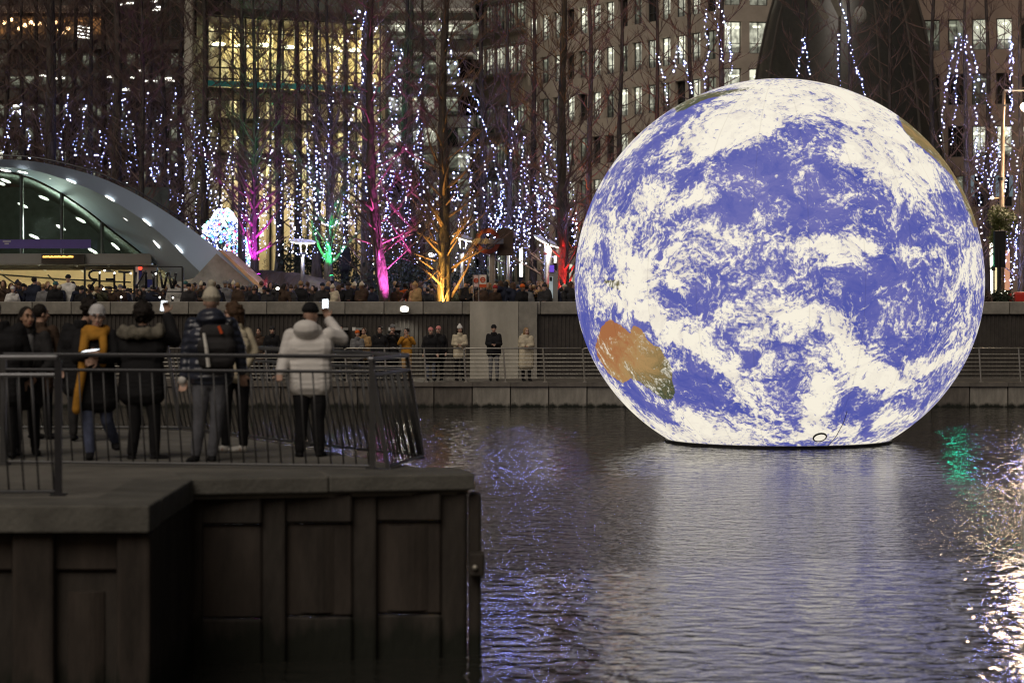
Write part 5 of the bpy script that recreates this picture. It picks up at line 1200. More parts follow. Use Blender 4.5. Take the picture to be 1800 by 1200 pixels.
tl = thing('traffic_signal', 'black traffic signal seen from behind below green leaves, right of the globe', 'traffic light', (WX(1756, 84), 84, TZ))
part('pole', MB().tube([W(1756, 575, 84), W(1756, 440, 84)], .07, 8), M['black'], tl); o = part('head', MB().span(W(1748, 470, 84), W(1768, 405, 84) + Vector((0, .25, 0))), M['black'], tl); bevel(o, .03)
part('visor', MB().tube([W(1749, 472, 84) , W(1743, 472.5, 84)], .07, 8), M['black'], tl)
gsn = thing('traffic_signal', 'traffic signal with a lit green lamp, hidden behind the globe and mirrored in the water', 'traffic light', (WX(1690, 86), 86, TZ))
xg_ = WX(1686, 86)
part('pole', MB().tube([(xg_, 86, TZ), (xg_, 86, 4.4)], .06, 8), M['black'], gsn); part('head', MB().span((xg_ - .17, 86, 4.4), (xg_ + .17, 86.25, 5.5)), M['black'], gsn)
part('green_lamp', MB().ell((xg_, 85.97, 4.62), (.13, .05, .13)), emis('green_signal', (.02, 1, .55), 55), gsn, smooth=True)
bs = thing('street_tree', 'small leafy green tree just behind the black traffic signal', 'tree', (WX(1758, 86), 86, TZ))
part('trunk', MB().tube([(WX(1758, 86), 86, TZ), (WX(1757, 86), 86, WZ(400, 86))], [.07, .04], 6), M['bark'], bs)
leaves('crown', mat('leaf_olive', (.085, .10, .025), .6, var=.4), bs, [((WX(1756, 86), 86, WZ(380, 86)), (.38, .35, .42)), ((WX(1760, 86), 86, WZ(405, 86)), (.36, .3, .45)), ((WX(1768, 86), 86, WZ(385, 86)), (.40, .3, .38)), ((WX(1752, 86), 86, WZ(420, 86)), (.25, .3, .3))], 2600, .10, 77)
for px, w_, lab in ((1761, 20, 'dark round shrub on the coping beneath the traffic signal'), (1727, 16, 'low brown shrub touching the right edge of the globe above the coping')):
    b_ = thing('bush', lab, 'bush', (WX(px, 83), 83, TZ), 'evergreen bushes on the terrace'); part('stem', MB().tube([(WX(px, 83), 83, TZ), (WX(px, 83), 83, 3.3)], .05, 5), M['bark'], b_)
    leaves('foliage', M['leaf_dark'] if px > 1750 else M['twig'], b_, [((WX(px, 83), 83, WZ(526, 83)), (w_ * .0196, .35, .34))], 1500, .09, px)
for px, w_, h_, lab in ((1775, 9, 26, 'small rounded red barrier on the coping at the right'), (1793, 22, 28, 'wide red plastic barrier at the right edge')):
    b_ = thing('barrier', lab, 'barrier', W(px, 540, 83), 'red barriers on the terrace'); x0, x1 = WX(px - w_ / 2, 83), WX(px + w_ / 2, 83); z1 = WZ(541 - h_, 83)
    o = part('body', MB().span((x0, 82.9, TZ), (x1, 83.2, z1)), M['red_paint'], b_); bevel(o, .09, 3); o = part('rib', MB().span((x0 + .06, 82.87, z1 - .32), (x1 - .06, 82.899, z1 - .22)), M['red_paint'], b_)
YF = 79.9
for px, lab in ((592, 'small pale sign plate left of the floodlight'), (622, 'small pale sign plate with a dark bar, centre of the ribbed wall'), (686, 'small pale sign plate just below the floodlight')):
    s_ = thing('sign_plate', lab, 'sign', W(px, 578, YF), 'sign plates on the ribbed wall'); part('plate', MB().span(W(px - 3, 581, YF), W(px + 3, 575, YF) + Vector((0, .02, 0))), M['white_paint'], s_); part('bar', MB().span(W(px + 3.4, 580, YF), W(px + 20, 576, YF) + Vector((0, .02, 0))), M['grey_metal'], s_); part('mount', MB().span(W(px - 1, 579, YF + .02), W(px + 18, 577, YF + .02) + Vector((0, .56, 0))), M['black'], s_)

# ================================================================== PEOPLE
def cmat(name, col, rough=.85, var=.22, bump=.8, bscale=11, spec=.25, quilt=0, qs=.4): 
    m = mat(name, col, rough, var=var, vscale=9, bump=bump, bscale=bscale, spec=spec)
    if quilt:
        n, l = nodes_of(m); b = n['Principled BSDF']; tc = n.new('ShaderNodeTexCoord'); wv = n.new('ShaderNodeTexWave'); wv.wave_type = 'BANDS'; wv.bands_direction = 'Z'
        wv.inputs['Scale'].default_value = quilt; wv.inputs['Distortion'].default_value = 1.6; wv.inputs['Detail'].default_value = 1.5; wv.inputs['Detail Scale'].default_value = 2.5
        bp = n.new('ShaderNodeBump'); bp.inputs['Strength'].default_value = qs; bp.inputs['Distance'].default_value = .03; l.new(tc.outputs['Object'], wv.inputs['Vector']); l.new(wv.outputs[0], bp.inputs['Height']); l.new(bp.outputs[0], b.inputs['Normal'])
    return m
SK = [mat('skin_light', (.52, .33, .25), .5, var=.06), mat('skin_tan', (.42, .25, .17), .5, var=.06), mat('skin_deep', (.20, .11, .07), .5, var=.06)]
CL = {k: cmat('cloth_' + k, c) for k, c in dict(black=(.013, .013, .015), charcoal=(.032, .031, .033), navy=(.018, .022, .040), brown=(.06, .038, .026), grey=(.16, .16, .165), white=(.66, .65, .62), cream=(.55, .49, .36), mustard=(.46, .22, .03), olive=(.06, .06, .035), red=(.32, .03, .03), orange=(.62, .12, .02), tan=(.40, .26, .12), pink=(.60, .24, .22), jeans=(.085, .095, .12), greyjeans=(.125, .13, .15), bluejeans=(.10, .12, .20), teal=(.05, .14, .14)).items()}
CL['white_puffer'] = cmat('cloth_white_puffer', (.74, .72, .70), .6, var=.06, quilt=4.4, qs=.12); CL['navy_puffer'] = cmat('cloth_navy_puffer', (.030, .036, .058), .30, quilt=4.2, spec=.6)
CL['hair_dark'] = cmat('hair_dark', (.016, .012, .010), .55, bump=.9, bscale=60); CL['hair_brown'] = cmat('hair_brown', (.075, .042, .024), .55, bump=.9, bscale=60); CL['hair_fair'] = cmat('hair_fair', (.30, .19, .09), .55, bump=.9, bscale=60)
CL['fur'] = cmat('fur', (.20, .185, .15), .95, bump=1.0, bscale=70); CL['knit_white'] = cmat('knit_white', (.68, .68, .70), .9, bump=.8, bscale=90); CL['knit_cream'] = cmat('knit_cream', (.56, .52, .42), .9, bump=.9, bscale=70)
EYE = mat('eye', (.02, .015, .012), .2); LIP = mat('lips', (.35, .12, .10), .5, var=.05); SCREEN = emis('phone_screen', (.85, .93, 1.0), 2.6, 'NONE')

def hand(b, wr, d, side, curl=.5, s=1.0, fine=True):
    d = Vector(d).normalized(); sd = Vector(side); sd = (sd - d * sd.dot(d)).normalized(); nr = d.cross(sd)
    R = Matrix((sd, d, nr)).transposed()
    wr = Vector(wr); b.ell(wr + d * .05 * s, (.040 * s, .052 * s, .017 * s), R, 10, 8)
    if not fine: b.ell(wr + d * .11 * s, (.034 * s, .045 * s, .018 * s), R, 8, 6); return
    for i, L_ in enumerate((.066, .076, .071, .056)):
        p = wr + d * .092 * s + sd * (i - 1.5) * .0225 * s; a1 = curl * .9; a2 = curl * 1.9
        d1 = d * math.cos(a1) + nr * math.sin(a1); d2 = d * math.cos(a2) + nr * math.sin(a2)
        q = p + d1 * L_ * .55 * s; b.cap(p - d * .02, q, .0092 * s, .0085 * s, 7); b.cap(q, q + d2 * L_ * .45 * s, .0085 * s, .0072 * s, 7)
    p = wr + d * .03 * s - sd * .034 * s; q = p + (d * .6 - sd * .7).normalized() * .04 * s; b.cap(p, q, .012 * s, .010 * s, 7); b.cap(q, q + (d * .9 - sd * .15 + nr * .35).normalized() * .032 * s, .010 * s, .008 * s, 7)

BASE = dict(sh=((-.168, 0, 1.42), (.168, 0, 1.42)), el=((-.25, .02, 1.16), (.25, .02, 1.16)), wr=((-.24, -.06, .93), (.24, -.06, .93)), hip=((-.09, 0, .92), (.09, 0, .92)), kn=((-.10, -.01, .50), (.10, -.01, .50)), an=((-.105, .02, .085), (.105, .02, .085)))
def figure(P, face=0.0, tilt=0.0, hands=None, voxel=.008, spec=None, root=None, fine=True, yaw=0.0):
    """Body and clothes in the viewer's frame (x right, y away, z up); face = 0 looks at the camera, pi looks away."""
    J = dict(BASE); J.update(P); V3 = Vector; spec = spec or {}
    fwd = V3((math.sin(face), -math.cos(face), 0)); lat = V3((math.cos(face), math.sin(face), 0)); bf = V3((math.sin(yaw), -math.cos(yaw), 0)); bl = V3((math.cos(yaw), math.sin(yaw), 0))
    hip = (V3(J['hip'][0]) + V3(J['hip'][1])) / 2; shc = (V3(J['sh'][0]) + V3(J['sh'][1])) / 2
    hd = shc + V3(J.get('head', (0, 0, .215))) + fwd * .025
    b = Blob(); HR = Matrix((lat, -fwd, V3((0, 0, 1)))).transposed() @ Matrix.Rotation(tilt, 3, 'X')
    def hp(x, y, z): return hd + HR @ V3((x, y, z))
    b.ell(hp(0, .012, .025), (.074, .092, .098), HR, 18, 14); b.ell(hp(0, -.030, -.045), (.056, .058, .066), HR, 14, 10); b.ell(hp(0, -.052, -.088), (.026, .026, .022), HR, 10, 8)
    if fine:
        b.cap(hp(0, -.088, .012), hp(0, -.108, -.028), .009, .014, 8); b.ell(hp(0, -.086, .038), (.052, .012, .010), HR, 10, 6)
        for s in (-1, 1): b.ell(hp(s * .076, .015, -.005), (.010, .022, .032), HR, 8, 6); b.ell(hp(s * .04, -.062, -.022), (.022, .022, .022), HR, 8, 6)
    b.cap(hp(0, .015, -.06), shc + V3((0, 0, .0)), .052, .062); b.chain([shc + V3((0, 0, -.05)), shc.lerp(hip, .5), hip], [.085, .08, .075]); b.slab(shc + V3((0, 0, -.03)), .11, .05, bl)
    for i in (0, 1):
        sh, el, wr = (V3(J[k][i]) for k in ('sh', 'el', 'wr')); b.chain([sh, el, wr], [.048, .038, .027])
        hdir = (wr - el).normalized() if not hands or hands[i] is None else V3(hands[i][0]); sd = (bl if i else -bl) if not hands or hands[i] is None else V3(hands[i][1]); cu = .5 if not hands or hands[i] is None else hands[i][2]
        hand(b, wr + hdir * .01, hdir, sd, cu, fine=fine); hp_, kn, an = (V3(J[k][i]) for k in ('hip', 'kn', 'an')); b.chain([hp_, kn, an], [.075, .05, .036]); b.ell(an + bf * .06 + V3((0, 0, -.045)), (.032, .032, .03))
    out = {'body': skin('body', b, SK[spec.get('skin', 0)], root, voxel, 3)}
    if fine and spec.get('face', True):
        for s in (-1, 1):
            put('eye', MB().ell(hp(s * .031, -.085, .018), (.0125, .009, .0075), HR, 10, 6), EYE, root, smooth=True); put('eyebrow', MB().tube([hp(s * .016, -.0985, .041), hp(s * .034, -.096, .046), hp(s * .052, -.083, .040)], .0042, 5), CL['hair_dark'], root)
        put('mouth', MB().ell(hp(0, -.087, -.062), (.024, .008, .0065), HR, 10, 6), LIP, root, smooth=True)
    # coat
    ct = spec.get('coat')
    if ct:
        f_ = spec.get('fat', 1.0); hem = spec.get('hem', .78); cb = Blob(); up = V3((0, 0, 1)); ch = shc + V3((0, 0, -.14))
        cb.slab(shc + V3((0, 0, -.035)), .125, .078 * f_, bl); cb.slab(ch, .10 * f_, .125 * f_, bl); wst = shc.lerp(hip, .62); cb.slab(shc.lerp(hip, .36), .095 * f_, .120 * f_, bl); cb.slab(wst, .085 * f_, .115 * f_, bl)
        n_ = max(2, int((wst.z - hem) / .07) + 1); fl = spec.get('flare', 1.0)
        for k in range(1, n_ + 1):
            t = k / n_; c_ = V3((wst.x + (hip.x - wst.x) * t, wst.y + (hip.y - wst.y) * t, wst.z + (hem + .09 - wst.z) * t)); cb.slab(c_, .085 * f_ * (1 + .12 * t * fl), .118 * f_ * (1 + .12 * t * (fl - .5)), bl)
        for i in (0, 1):
            sh, el, wr = (V3(J[k][i]) for k in ('sh', 'el', 'wr')); cb.chain([sh, sh.lerp(el, .5), el, el.lerp(wr, .9)], [.070 * f_, .066 * f_, .060 * f_, .052 * f_])
        neck = shc + V3((0, 0, .055))
        for k in range(10): a = 2 * math.pi * k / 10; cb.cap(neck + V3((.068 * math.cos(a), .068 * math.sin(a), -.02)), neck + V3((.068 * math.cos(a), .068 * math.sin(a), .035)), .030)
        if spec.get('hood'): cb.ell(neck - fwd * .10 + V3((0, 0, .015)), (.15, .115, .105), None, 14, 10); cb.slab(neck - fwd * .03 + V3((0, 0, .0)), .09, .07, lat)
        out['coat'] = skin('coat', cb, CL[ct], root, max(voxel, .011), 5)
    tr = spec.get('trousers', 'black'); tb = Blob(); tb.slab(hip + V3((0, 0, .02)), .075, .105, bl)
    for i in (0, 1):
        hp_, kn, an = (V3(J[k][i]) for k in ('hip', 'kn', 'an')); w_ = spec.get('legw', 1.0); tb.chain([hp_, hp_.lerp(kn, .5), kn, kn.lerp(an, .5), an + V3((0, 0, .02))], [.098 * w_, .085 * w_, .068 * w_, .064 * w_, .056 * w_])
    out['trousers'] = skin('trousers', tb, CL[tr], root, max(voxel, .011), 4)
    for i in (0, 1):
        an = V3(J['an'][i]); fd = V3(J.get('toe', ((bf), (bf)))[i]); sb_ = Blob(); Rf = Matrix((V3((fd.y * -1, fd.x, 0)), fd, V3((0, 0, 1)))).transposed(); sb_.ell(an + fd * .065 + V3((0, 0, -.045)), (.046, .135, .038), Rf, 12, 8); sb_.cap(an + V3((0, 0, .02)), an + V3((0, 0, -.04)), .048, .046); sb_.ell(an + fd * .13 + V3((0, 0, -.055)), (.044, .06, .028), Rf)
        skin('shoe', sb_, CL[spec.get('shoes', 'black')], root, max(voxel, .011), 2)
    # hair / hat
    if spec.get('hair'):
        hb = Blob(); hs = spec.get('hair_size', 1.0); hb.ell(hp(0, .028, .040), (.088 * hs, .098 * hs, .098 * hs), HR, 16, 12); L_ = spec.get('hair_len', 0)
        if L_: hb.chain([hp(0, .07, .02), hp(0, .085, -.08), hp(0, .075, -.08 - L_)], [.085, .075, .05]); [hb.chain([hp(s * .065, .035, .03), hp(s * .078, .035, -.07), hp(s * .07, .02, -.07 - L_)], [.035, .036, .026]) for s in (-1, 1)]
        if spec.get('bun'): hb.ell(hp(0, .11, .06), (.05, .05, .05))
        if spec.get('curls'):
            r_ = random.Random(5)
            for _ in range(70):
                v = V3((r_.gauss(0, 1), r_.gauss(0, 1), r_.gauss(.2, 1))).normalized()
                if v.y < -.45 and v.z < .5: continue
                hb.ell(hp(v.x * .088 * hs, .028 + v.y * .098 * hs, .04 + v.z * .098 * hs), (.026,) * 3, None, 8, 6)
        if spec.get('open_face', True) and fine: pass
        out['hair'] = skin('hair', hb, CL[spec['hair']], root, max(voxel, .009), 2)
    if spec.get('hat'):
        hb = Blob(); ht = spec.get('hat_h', 1.0); hb.ell(hp(0, .016, .066), (.088, .104, .082 * ht), HR, 16, 12)
        for k in range(14): a = 2 * math.pi * k / 14; hb.ell(hp(.080 * math.cos(a), .016 + .096 * math.sin(a), .052 + .012 * math.sin(a)), (.019, .019, .026), None, 8, 6)
        if spec.get('pompom'): hb.ell(hp(0, .02, .155 * ht + .005), (.042, .042, .040))
        out['hat'] = skin('hat', hb, CL[spec['hat']], root, max(voxel, .009), 2)
    return out, J, hp, shc, hip, fwd, lat

def phone(loc, normal, up, lab, size=(.072, .148), held='phone'):
    n = Vector(normal).normalized(); u = Vector(up).normalized(); r_ = u.cross(n); R = Matrix((r_, n, u)).transposed()
    t = thing('phone', lab, 'phone', loc); c_ = Vector(loc)
    o = part('case', MB().box(c_ - n * 0.005, (size[0], .009, size[1]), m=R), M['black_gloss'], t); part('screen', MB().box(c_ + n * .0012, (size[0] - .006, .002, size[1] - .008), m=R), SCREEN, t); return t

PS = []                                                           # people on the pier
def pier_person(px, feet, s, lab, P, **kw):
    Y = (H - DZ) * F / (feet - YH); o = thing('person', lab, 'person', (WX(px, Y), Y, DZ), 'people standing on the pier'); o.scale = (s,) * 3
    k = F / Y * s
    def J(x, y, dy=0.0): return ((x - px) / k, dy, (feet - y) / k)
    return o, J, Y, k
def wpt(o, p): return Vector(o.location) + Vector(p) * o.scale[0]
pi = math.pi
# man in the white puffer jacket filming
o, J, Y, k = pier_person(545, 802, 1.04, 'person in white hooded puffer jacket and black beanie holding up a phone', None)
P = dict(sh=(J(511, 590), J(579, 588)), el=(J(500, 630, -.04), J(601, 597, .10)), wr=(J(496, 655, -.22), J(574, 562, .22)), head=(.0, .0, .225), hip=(J(529, 672), J(561, 672)), kn=(J(530, 738), J(559, 738)), an=(J(527, 792), J(561, 792)), toe=((-.2, .98, 0), (.3, .95, 0)))
figure(P, face=pi - .35, hands=[None, ((-.25, .1, .95), (-.9, .3, .1), .9)], spec=dict(coat='white_puffer', fat=1.22, hem=.70, hood=True, trousers='black', hat='black', legw=1.08, flare=.4, face=False), root=o, yaw=pi)
phone(wpt(o, J(569, 537, .24)), (-.15, -1, .1), (0, .1, 1), 'phone with bright screen held up by the person in the white puffer jacket')
# tall person with the cream beanie and a rucksack
o, J, Y, k = pier_person(370, 810, 1.09, 'tall person in shiny navy puffer jacket and cream beanie wearing a rucksack', None)
P = dict(sh=(J(338, 570), J(405, 570)), el=(J(328, 620, .0), J(420, 612, .05)), wr=(J(325, 662, -.05), J(424, 655, .10)), head=(.0, .0, .225), hip=(J(354, 672), J(386, 672)), kn=(J(351, 738), J(381, 738)), an=(J(344, 800), J(373, 800)), toe=((-.35, -.9, 0), (-.2, .98, 0)))
figure(P, face=pi + .1, spec=dict(coat='navy_puffer', fat=1.14, hem=.80, hood=True, trousers='greyjeans', hat='knit_cream', hat_h=1.25, pompom=True, face=False), root=o, yaw=pi)
rk = thing('rucksack', 'dark rucksack with white strip and orange tag on the navy jacket', 'rucksack', wpt(o, J(385, 605, -.16)))
c_ = Vector(rk.location); bb_ = Blob(); bb_.slab(c_ + Vector((0, -.03, .13)), .10, .10); bb_.slab(c_ + Vector((0, -.05, -.02)), .11, .115); bb_.slab(c_ + Vector((0, -.04, -.17)), .11, .105)
o2 = skin('bag', bb_, CL['charcoal'], rk, .012, 6); o2.location = -Vector(rk.location)
part('white_strip', MB().tube([c_ + Vector((-.13, -.155, .13)), c_ + Vector((-.10, -.185, -.02)), c_ + Vector((-.075, -.17, -.24))], [.016, .022, .024], 6), M['white_paint'], rk); part('tag', MB().box(c_ + Vector((.055, -.172, .17)), (.03, .02, .09), m=Matrix.Rotation(-.4, 3, 'Y')), M['orange_paint'], rk)
for s in (-1, 1): part('strap', MB().tube([c_ + Vector((s * .12, .03, .20)), c_ + Vector((s * .15, .12, .26)), c_ + Vector((s * .17, .20, .24))], .022, 6), CL['black'], rk)
pw = thing('paper_cup', 'crumpled white wrapper in the left hand of the tall person', 'wrapper', wpt(o, J(322, 668, -.08))); c_ = Vector(pw.location); wb = Blob(); wb.ell(c_, (.05, .04, .05)); wb.ell(c_ + Vector((.01, .02, -.05)), (.035, .03, .05)); q_ = skin('paper', wb, CL['white'], pw, .012, 1); q_.location = -c_
# curly brown-haired woman facing left behind
o, J, Y, k = pier_person(412, 795, 1.0, 'woman with curly brown hair in pale padded sleeves and white trainers facing left', None)
P = dict(sh=(J(396, 585, -.05), J(432, 585, .1)), el=(J(392, 630, -.1), J(446, 618, .05)), wr=(J(398, 650, -.2), J(432, 645, -.15)), head=(-.02, 0, .215), toe=((-.9, -.4, 0), (-.9, -.4, 0)))
figure(P, face=-pi / 2 + .25, spec=dict(coat='cream', fat=1.02, hem=.85, trousers='black', shoes='white', hair='hair_brown', hair_len=.16, curls=True, hair_size=1.08), root=o, yaw=-.9)
# dark-haired person with fur hood filming
o, J, Y, k = pier_person(247, 806, 1.06, 'dark-haired person in black coat with grey fur hood filming the globe', None)
P = dict(sh=(J(217, 590), J(284, 590)), el=(J(214, 635, .05), J(305, 600, .12)), wr=(J(232, 640, .25), J(287, 553, .28)), hip=(J(232, 678), J(266, 678)), kn=(J(238, 742), J(272, 742)), an=(J(232, 798), J(272, 798)), toe=((-.3, .95, 0), (.8, .5, 0)), head=(.01, .0, .215))
_, _, hp, shc, hip, fwd, lat = figure(P, face=pi - .15, hands=[None, ((-.1, .1, 1), (-.9, .2, .1), .9)], spec=dict(coat='black', fat=1.2, hem=.62, trousers='black', hair='hair_dark', hair_size=1.14, curls=True, face=False), root=o, yaw=pi)
fb_ = Blob(); r_ = random.Random(8)
for i in range(40):
    a = pi * (.02 + .96 * i / 39); c_ = shc + Vector((.20 * math.cos(a), -.05 - .12 * math.sin(a), .05 - .02 * math.sin(a)))
    for _ in range(2): fb_.ell(c_ + Vector((r_.gauss(0, .012), r_.gauss(0, .012), r_.gauss(0, .016))), (.046, .046, .05), None, 8, 6)
skin('fur_trim', fb_, CL['fur'], o, .012, 1)
phone(wpt(o, J(281, 538, .30)), (-.1, -1, .15), (.12, .1, 1), 'phone with white screen held up by the person with the fur hood', size=(.075, .12))
# woman in white beanie and mustard scarf
o, J, Y, k = pier_person(165, 806, 1.04, 'woman in white beanie, glasses and long mustard scarf leaning on the railing', None)
P = dict(sh=(J(139, 590), J(196, 590)), el=(J(138, 630, -.1), J(204, 628, -.06)), wr=(J(160, 622, -.30), J(182, 630, -.30)), hip=(J(152, 680), J(184, 680)), kn=(J(157, 742, -.05), J(186, 738, .05)), an=(J(160, 794, -.06), J(196, 780, .25)), toe=((.1, -.99, 0), (.3, -.95, 0)), head=(.03, -.05, .205))
_, _, hp, shc, hip, fwd, lat = figure(P, face=.18, tilt=.10, hands=[((.8, -.4, .1), (.2, -.5, -.8), .6), ((-.7, -.5, -.2), (.2, .4, .8), .6)], spec=dict(coat='black', fat=1.1, hem=.55, flare=1.6, trousers='bluejeans', hat='knit_white', hair='hair_dark', hair_size=.93, skin=0), root=o, yaw=.15)
sc_ = Blob()
for i in range(22): a = 2 * pi * i / 22; sc_.ell(shc + Vector((.02 + .105 * math.cos(a), -.03 + .10 * math.sin(a), .055 + .015 * math.sin(2 * a))), (.05, .05, .055), None, 8, 6)
sc_.chain([shc + Vector((-.08, -.12, .04)), shc + Vector((-.10, -.17, -.15)), shc + Vector((-.11, -.19, -.40)), shc + Vector((-.15, -.20, -.62)), shc + Vector((-.17, -.20, -.80))], [.055, .052, .050, .048, .050])
sc_.chain([shc + Vector((.10, -.11, .04)), shc + Vector((.12, -.16, -.12)), shc + Vector((.115, -.17, -.30))], [.05, .045, .04]); sc_.chain([shc + Vector((-.09, -.12, .05)), shc + Vector((.0, -.14, .0)), shc + Vector((.11, -.12, .03))], [.05, .05, .05])
skin('scarf', sc_, CL['mustard'], o, .011, 2)
for s in (-1, 1):
    pts = [hp(s * .033 + .024 * math.cos(a), -.106, .014 + .019 * math.sin(a)) for a in [2 * pi * i / 14 for i in range(15)]]
    put('glasses', MB().tube(pts, .0028, 4, caps=False), M['black'], o)
phone(wpt(o, J(171, 614, -.42)), (.1, -.25, 1), (.85, -.4, .1), 'white phone held flat by the woman with the mustard scarf', size=(.085, .20)).children[0].data.materials[0] = M['white_paint']
# woman with dark hair at the far left
o, J, Y, k = pier_person(45, 800, 1.02, 'woman with dark tied-back hair and grey roll-neck looking along the pier', None)
P = dict(sh=(J(20, 592), J(78, 592)), el=(J(16, 640, -.05), J(90, 640, -.05)), wr=(J(30, 660, -.2), J(70, 662, -.2)), head=(-.01, -.03, .215))
_, _, hp, shc, hip, fwd, lat = figure(P, face=.55, tilt=-.05, spec=dict(coat='charcoal', fat=1.05, hem=.55, trousers='black', hair='hair_dark', hair_len=.10, hair_size=.98, skin=1), root=o, yaw=.4)
nb_ = Blob(); nb_.cap(shc + Vector((.01, -.03, -.10)), shc + Vector((.0, -.01, .10)), .088, .072); nb_.cap(shc + Vector((.04, -.09, -.30)), shc + Vector((.02, -.06, -.04)), .06, .07); skin('roll_neck', nb_, CL['grey'], o, .011, 3)
# dark back at the left edge, and the curly head behind the beanie
o, J, Y, k = pier_person(2, 806, 1.06, 'person in plain black coat with their back turned, cut off by the left edge', None)
P = dict(sh=(J(-30, 585), J(33, 580)), el=(J(-42, 630, .05), J(46, 632, .05)), wr=(J(-20, 650, .2), J(40, 665, .1)), head=(-.09, .03, .20))
figure(P, face=pi + .5, tilt=.3, spec=dict(coat='black', fat=1.2, hem=.6, trousers='black', hair='hair_dark', face=False), root=o, yaw=pi)
o, J, Y, k = pier_person(143, 775, 1.0, 'person with dark curly hair standing behind the woman in the white beanie', None)
P = dict(head=(.1, 0, .24)); figure(P, face=pi, spec=dict(coat='black', fat=1.15, hem=.6, trousers='charcoal', hair='hair_dark', curls=True, hair_size=1.15, face=False), root=o, yaw=pi)
o, J, Y, k = pier_person(70, 772, .98, 'person in dark coat half hidden behind the woman with the grey roll-neck', None)
figure({}, face=2.2, spec=dict(coat='brown', fat=1.1, hem=.6, trousers='black', hair='hair_dark', face=False), root=o, yaw=2.2)

# people on the far walkway
def far_person(px, s, lab, P=None, face=0.0, Y=78.3, z=WZZ, **spec):
    o = thing('person', lab, 'person', (WX(px, Y), Y, z), 'people on the far walkway'); o.scale = (s,) * 3
    figure(P or {}, face=face, voxel=.016, spec=spec, root=o, fine=True, yaw=face); return o
read = dict(el=((-.215, .0, 1.17), (.215, .0, 1.17)), wr=((-.06, -.22, 1.15), (.06, -.22, 1.15)))
up_ = dict(el=((-.26, -.1, 1.25), (.26, -.1, 1.25)), wr=((-.07, -.28, 1.45), (.07, -.28, 1.45)))
far_person(868, 1.03, 'person in black jacket, black beanie and grey trousers before the concrete pillar', read, .05, coat='black', hem=.80, trousers='grey', hat='black', fat=1.1)
far_person(925, .98, 'person in long hooded cream coat at the right edge of the concrete pillar', read, .4, coat='cream', hem=.42, fat=1.25, trousers='black', hair='hair_fair', hair_len=.12, hood=True)
far_person(808, 1.02, 'person in pale jacket and white bobble hat behind the wire railing', read, .3, coat='cream', hem=.72, trousers='black', hat='white', pompom=True, hair='hair_dark', hair_len=.2)
far_person(757, .98, 'person in black coat and bright pink beanie, left of a matching pair', None, .2, coat='black', hem=.6, trousers='jeans', hat='pink', fat=1.1)
far_person(771, 1.0, 'person in black coat and pale pink beanie, right of a matching pair', None, -.3, Y=78.8, coat='black', hem=.6, trousers='black', hat='pink', fat=1.1)
far_person(715, .97, 'person in mustard jacket and tan trousers leaning on the wire railing', up_, -.6, coat='mustard', hem=.84, trousers='tan', hair='hair_dark')
far_person(690, 1.03, 'tall person in black coat and patterned hat behind the mustard jacket', up_, .2, Y=78.9, coat='black', hem=.5, trousers='black', hat='grey')
far_person(668, 1.0, 'person in black coat left of the mustard jacket', None, -.2, Y=78.7, coat='black', hem=.6, trousers='black', hair='hair_dark')
far_person(628, .93, 'child with orange hat held close, behind the wire railing', read, .3, coat='grey', hem=.7, trousers='black', hat='orange')
far_person(640, .97, 'person in patterned grey jacket with red-brown hair beside the orange hat', read, -.3, Y=78.7, coat='tan', hem=.7, trousers='black', hair='hair_brown')
far_person(598, 1.02, 'person in dark coat just right of the white puffer jacket, on the far walkway', None, .5, coat='black', hem=.6, trousers='black', hair='hair_dark')
far_person(478, 1.0, 'dark figure on the far walkway left of the white puffer jacket', None, .3, coat='black', hem=.55, trousers='black', hat='charcoal')
far_person(455, .97, 'dark figure in brown coat on the far walkway next to the pale sleeve', None, -.3, Y=78.8, coat='brown', hem=.55, trousers='black', hair='hair_dark')
far_person(345, 1.0, 'dark figure on the far walkway left of the cream beanie', None, .2, coat='charcoal', hem=.55, trousers='black', hair='hair_dark')
far_person(113, 1.0, 'dark figure on the far walkway between the roll-neck and the white beanie', None, -.2, coat='black', hem=.55, trousers='black', hair='hair_dark')
flush()

# crowd on the terrace: a few builds, copied one by one with their own clothes
CR = []
for v, (P, f_, sp) in enumerate((({}, pi, dict(coat='black', hem=.55, hair='hair_dark', fat=1.15)), ({}, .2, dict(coat='black', hem=.55, hat='black', fat=1.15)), (up_, .1, dict(coat='black', hem=.6, hair='hair_brown', hair_len=.15)), (read, -.7, dict(coat='black', hem=.5, hat='black', pompom=True, hood=True, fat=1.2)), ({}, 2.0, dict(coat='black', hem=.5, hair='hair_fair', hair_len=.18, hood=True, fat=1.1)))):
    root = bpy.data.objects.new('person', None); COL.objects.link(root)
    figure(P, face=f_, voxel=.026, spec=dict(sp, trousers='black'), root=root, fine=False, yaw=f_); CR.append(root)
flush()
cr = random.Random(5); used = set()
def crowd(px, Y, v, col, hatc, lab, z=TZ, s=1.0):
    src = CR[v]
    if v in used:
        o = src.copy(); COL.objects.link(o); kids = []
        for ch in src.children:
            c_ = ch.copy(); COL.objects.link(c_); c_.parent = o; kids.append(c_)
    else: used.add(v); o = src; kids = list(src.children)
    o.location = (WX(px, Y), Y, z); o.scale = (s,) * 3; o.rotation_euler = (0, 0, cr.uniform(-.7, .7))
    tag(o, lab, 'person', 'crowd on the terrace')
    for c_ in kids:
        n_ = c_.name.split('.')[0]; mm = {'coat': CL[col], 'hat': CL[hatc], 'hair': CL[hatc if hatc.startswith('hair') else 'hair_dark'], 'body': cr.choice(SK)}.get(n_)
        if mm: c_.material_slots[0].link = 'OBJECT'; c_.material_slots[0].material = mm
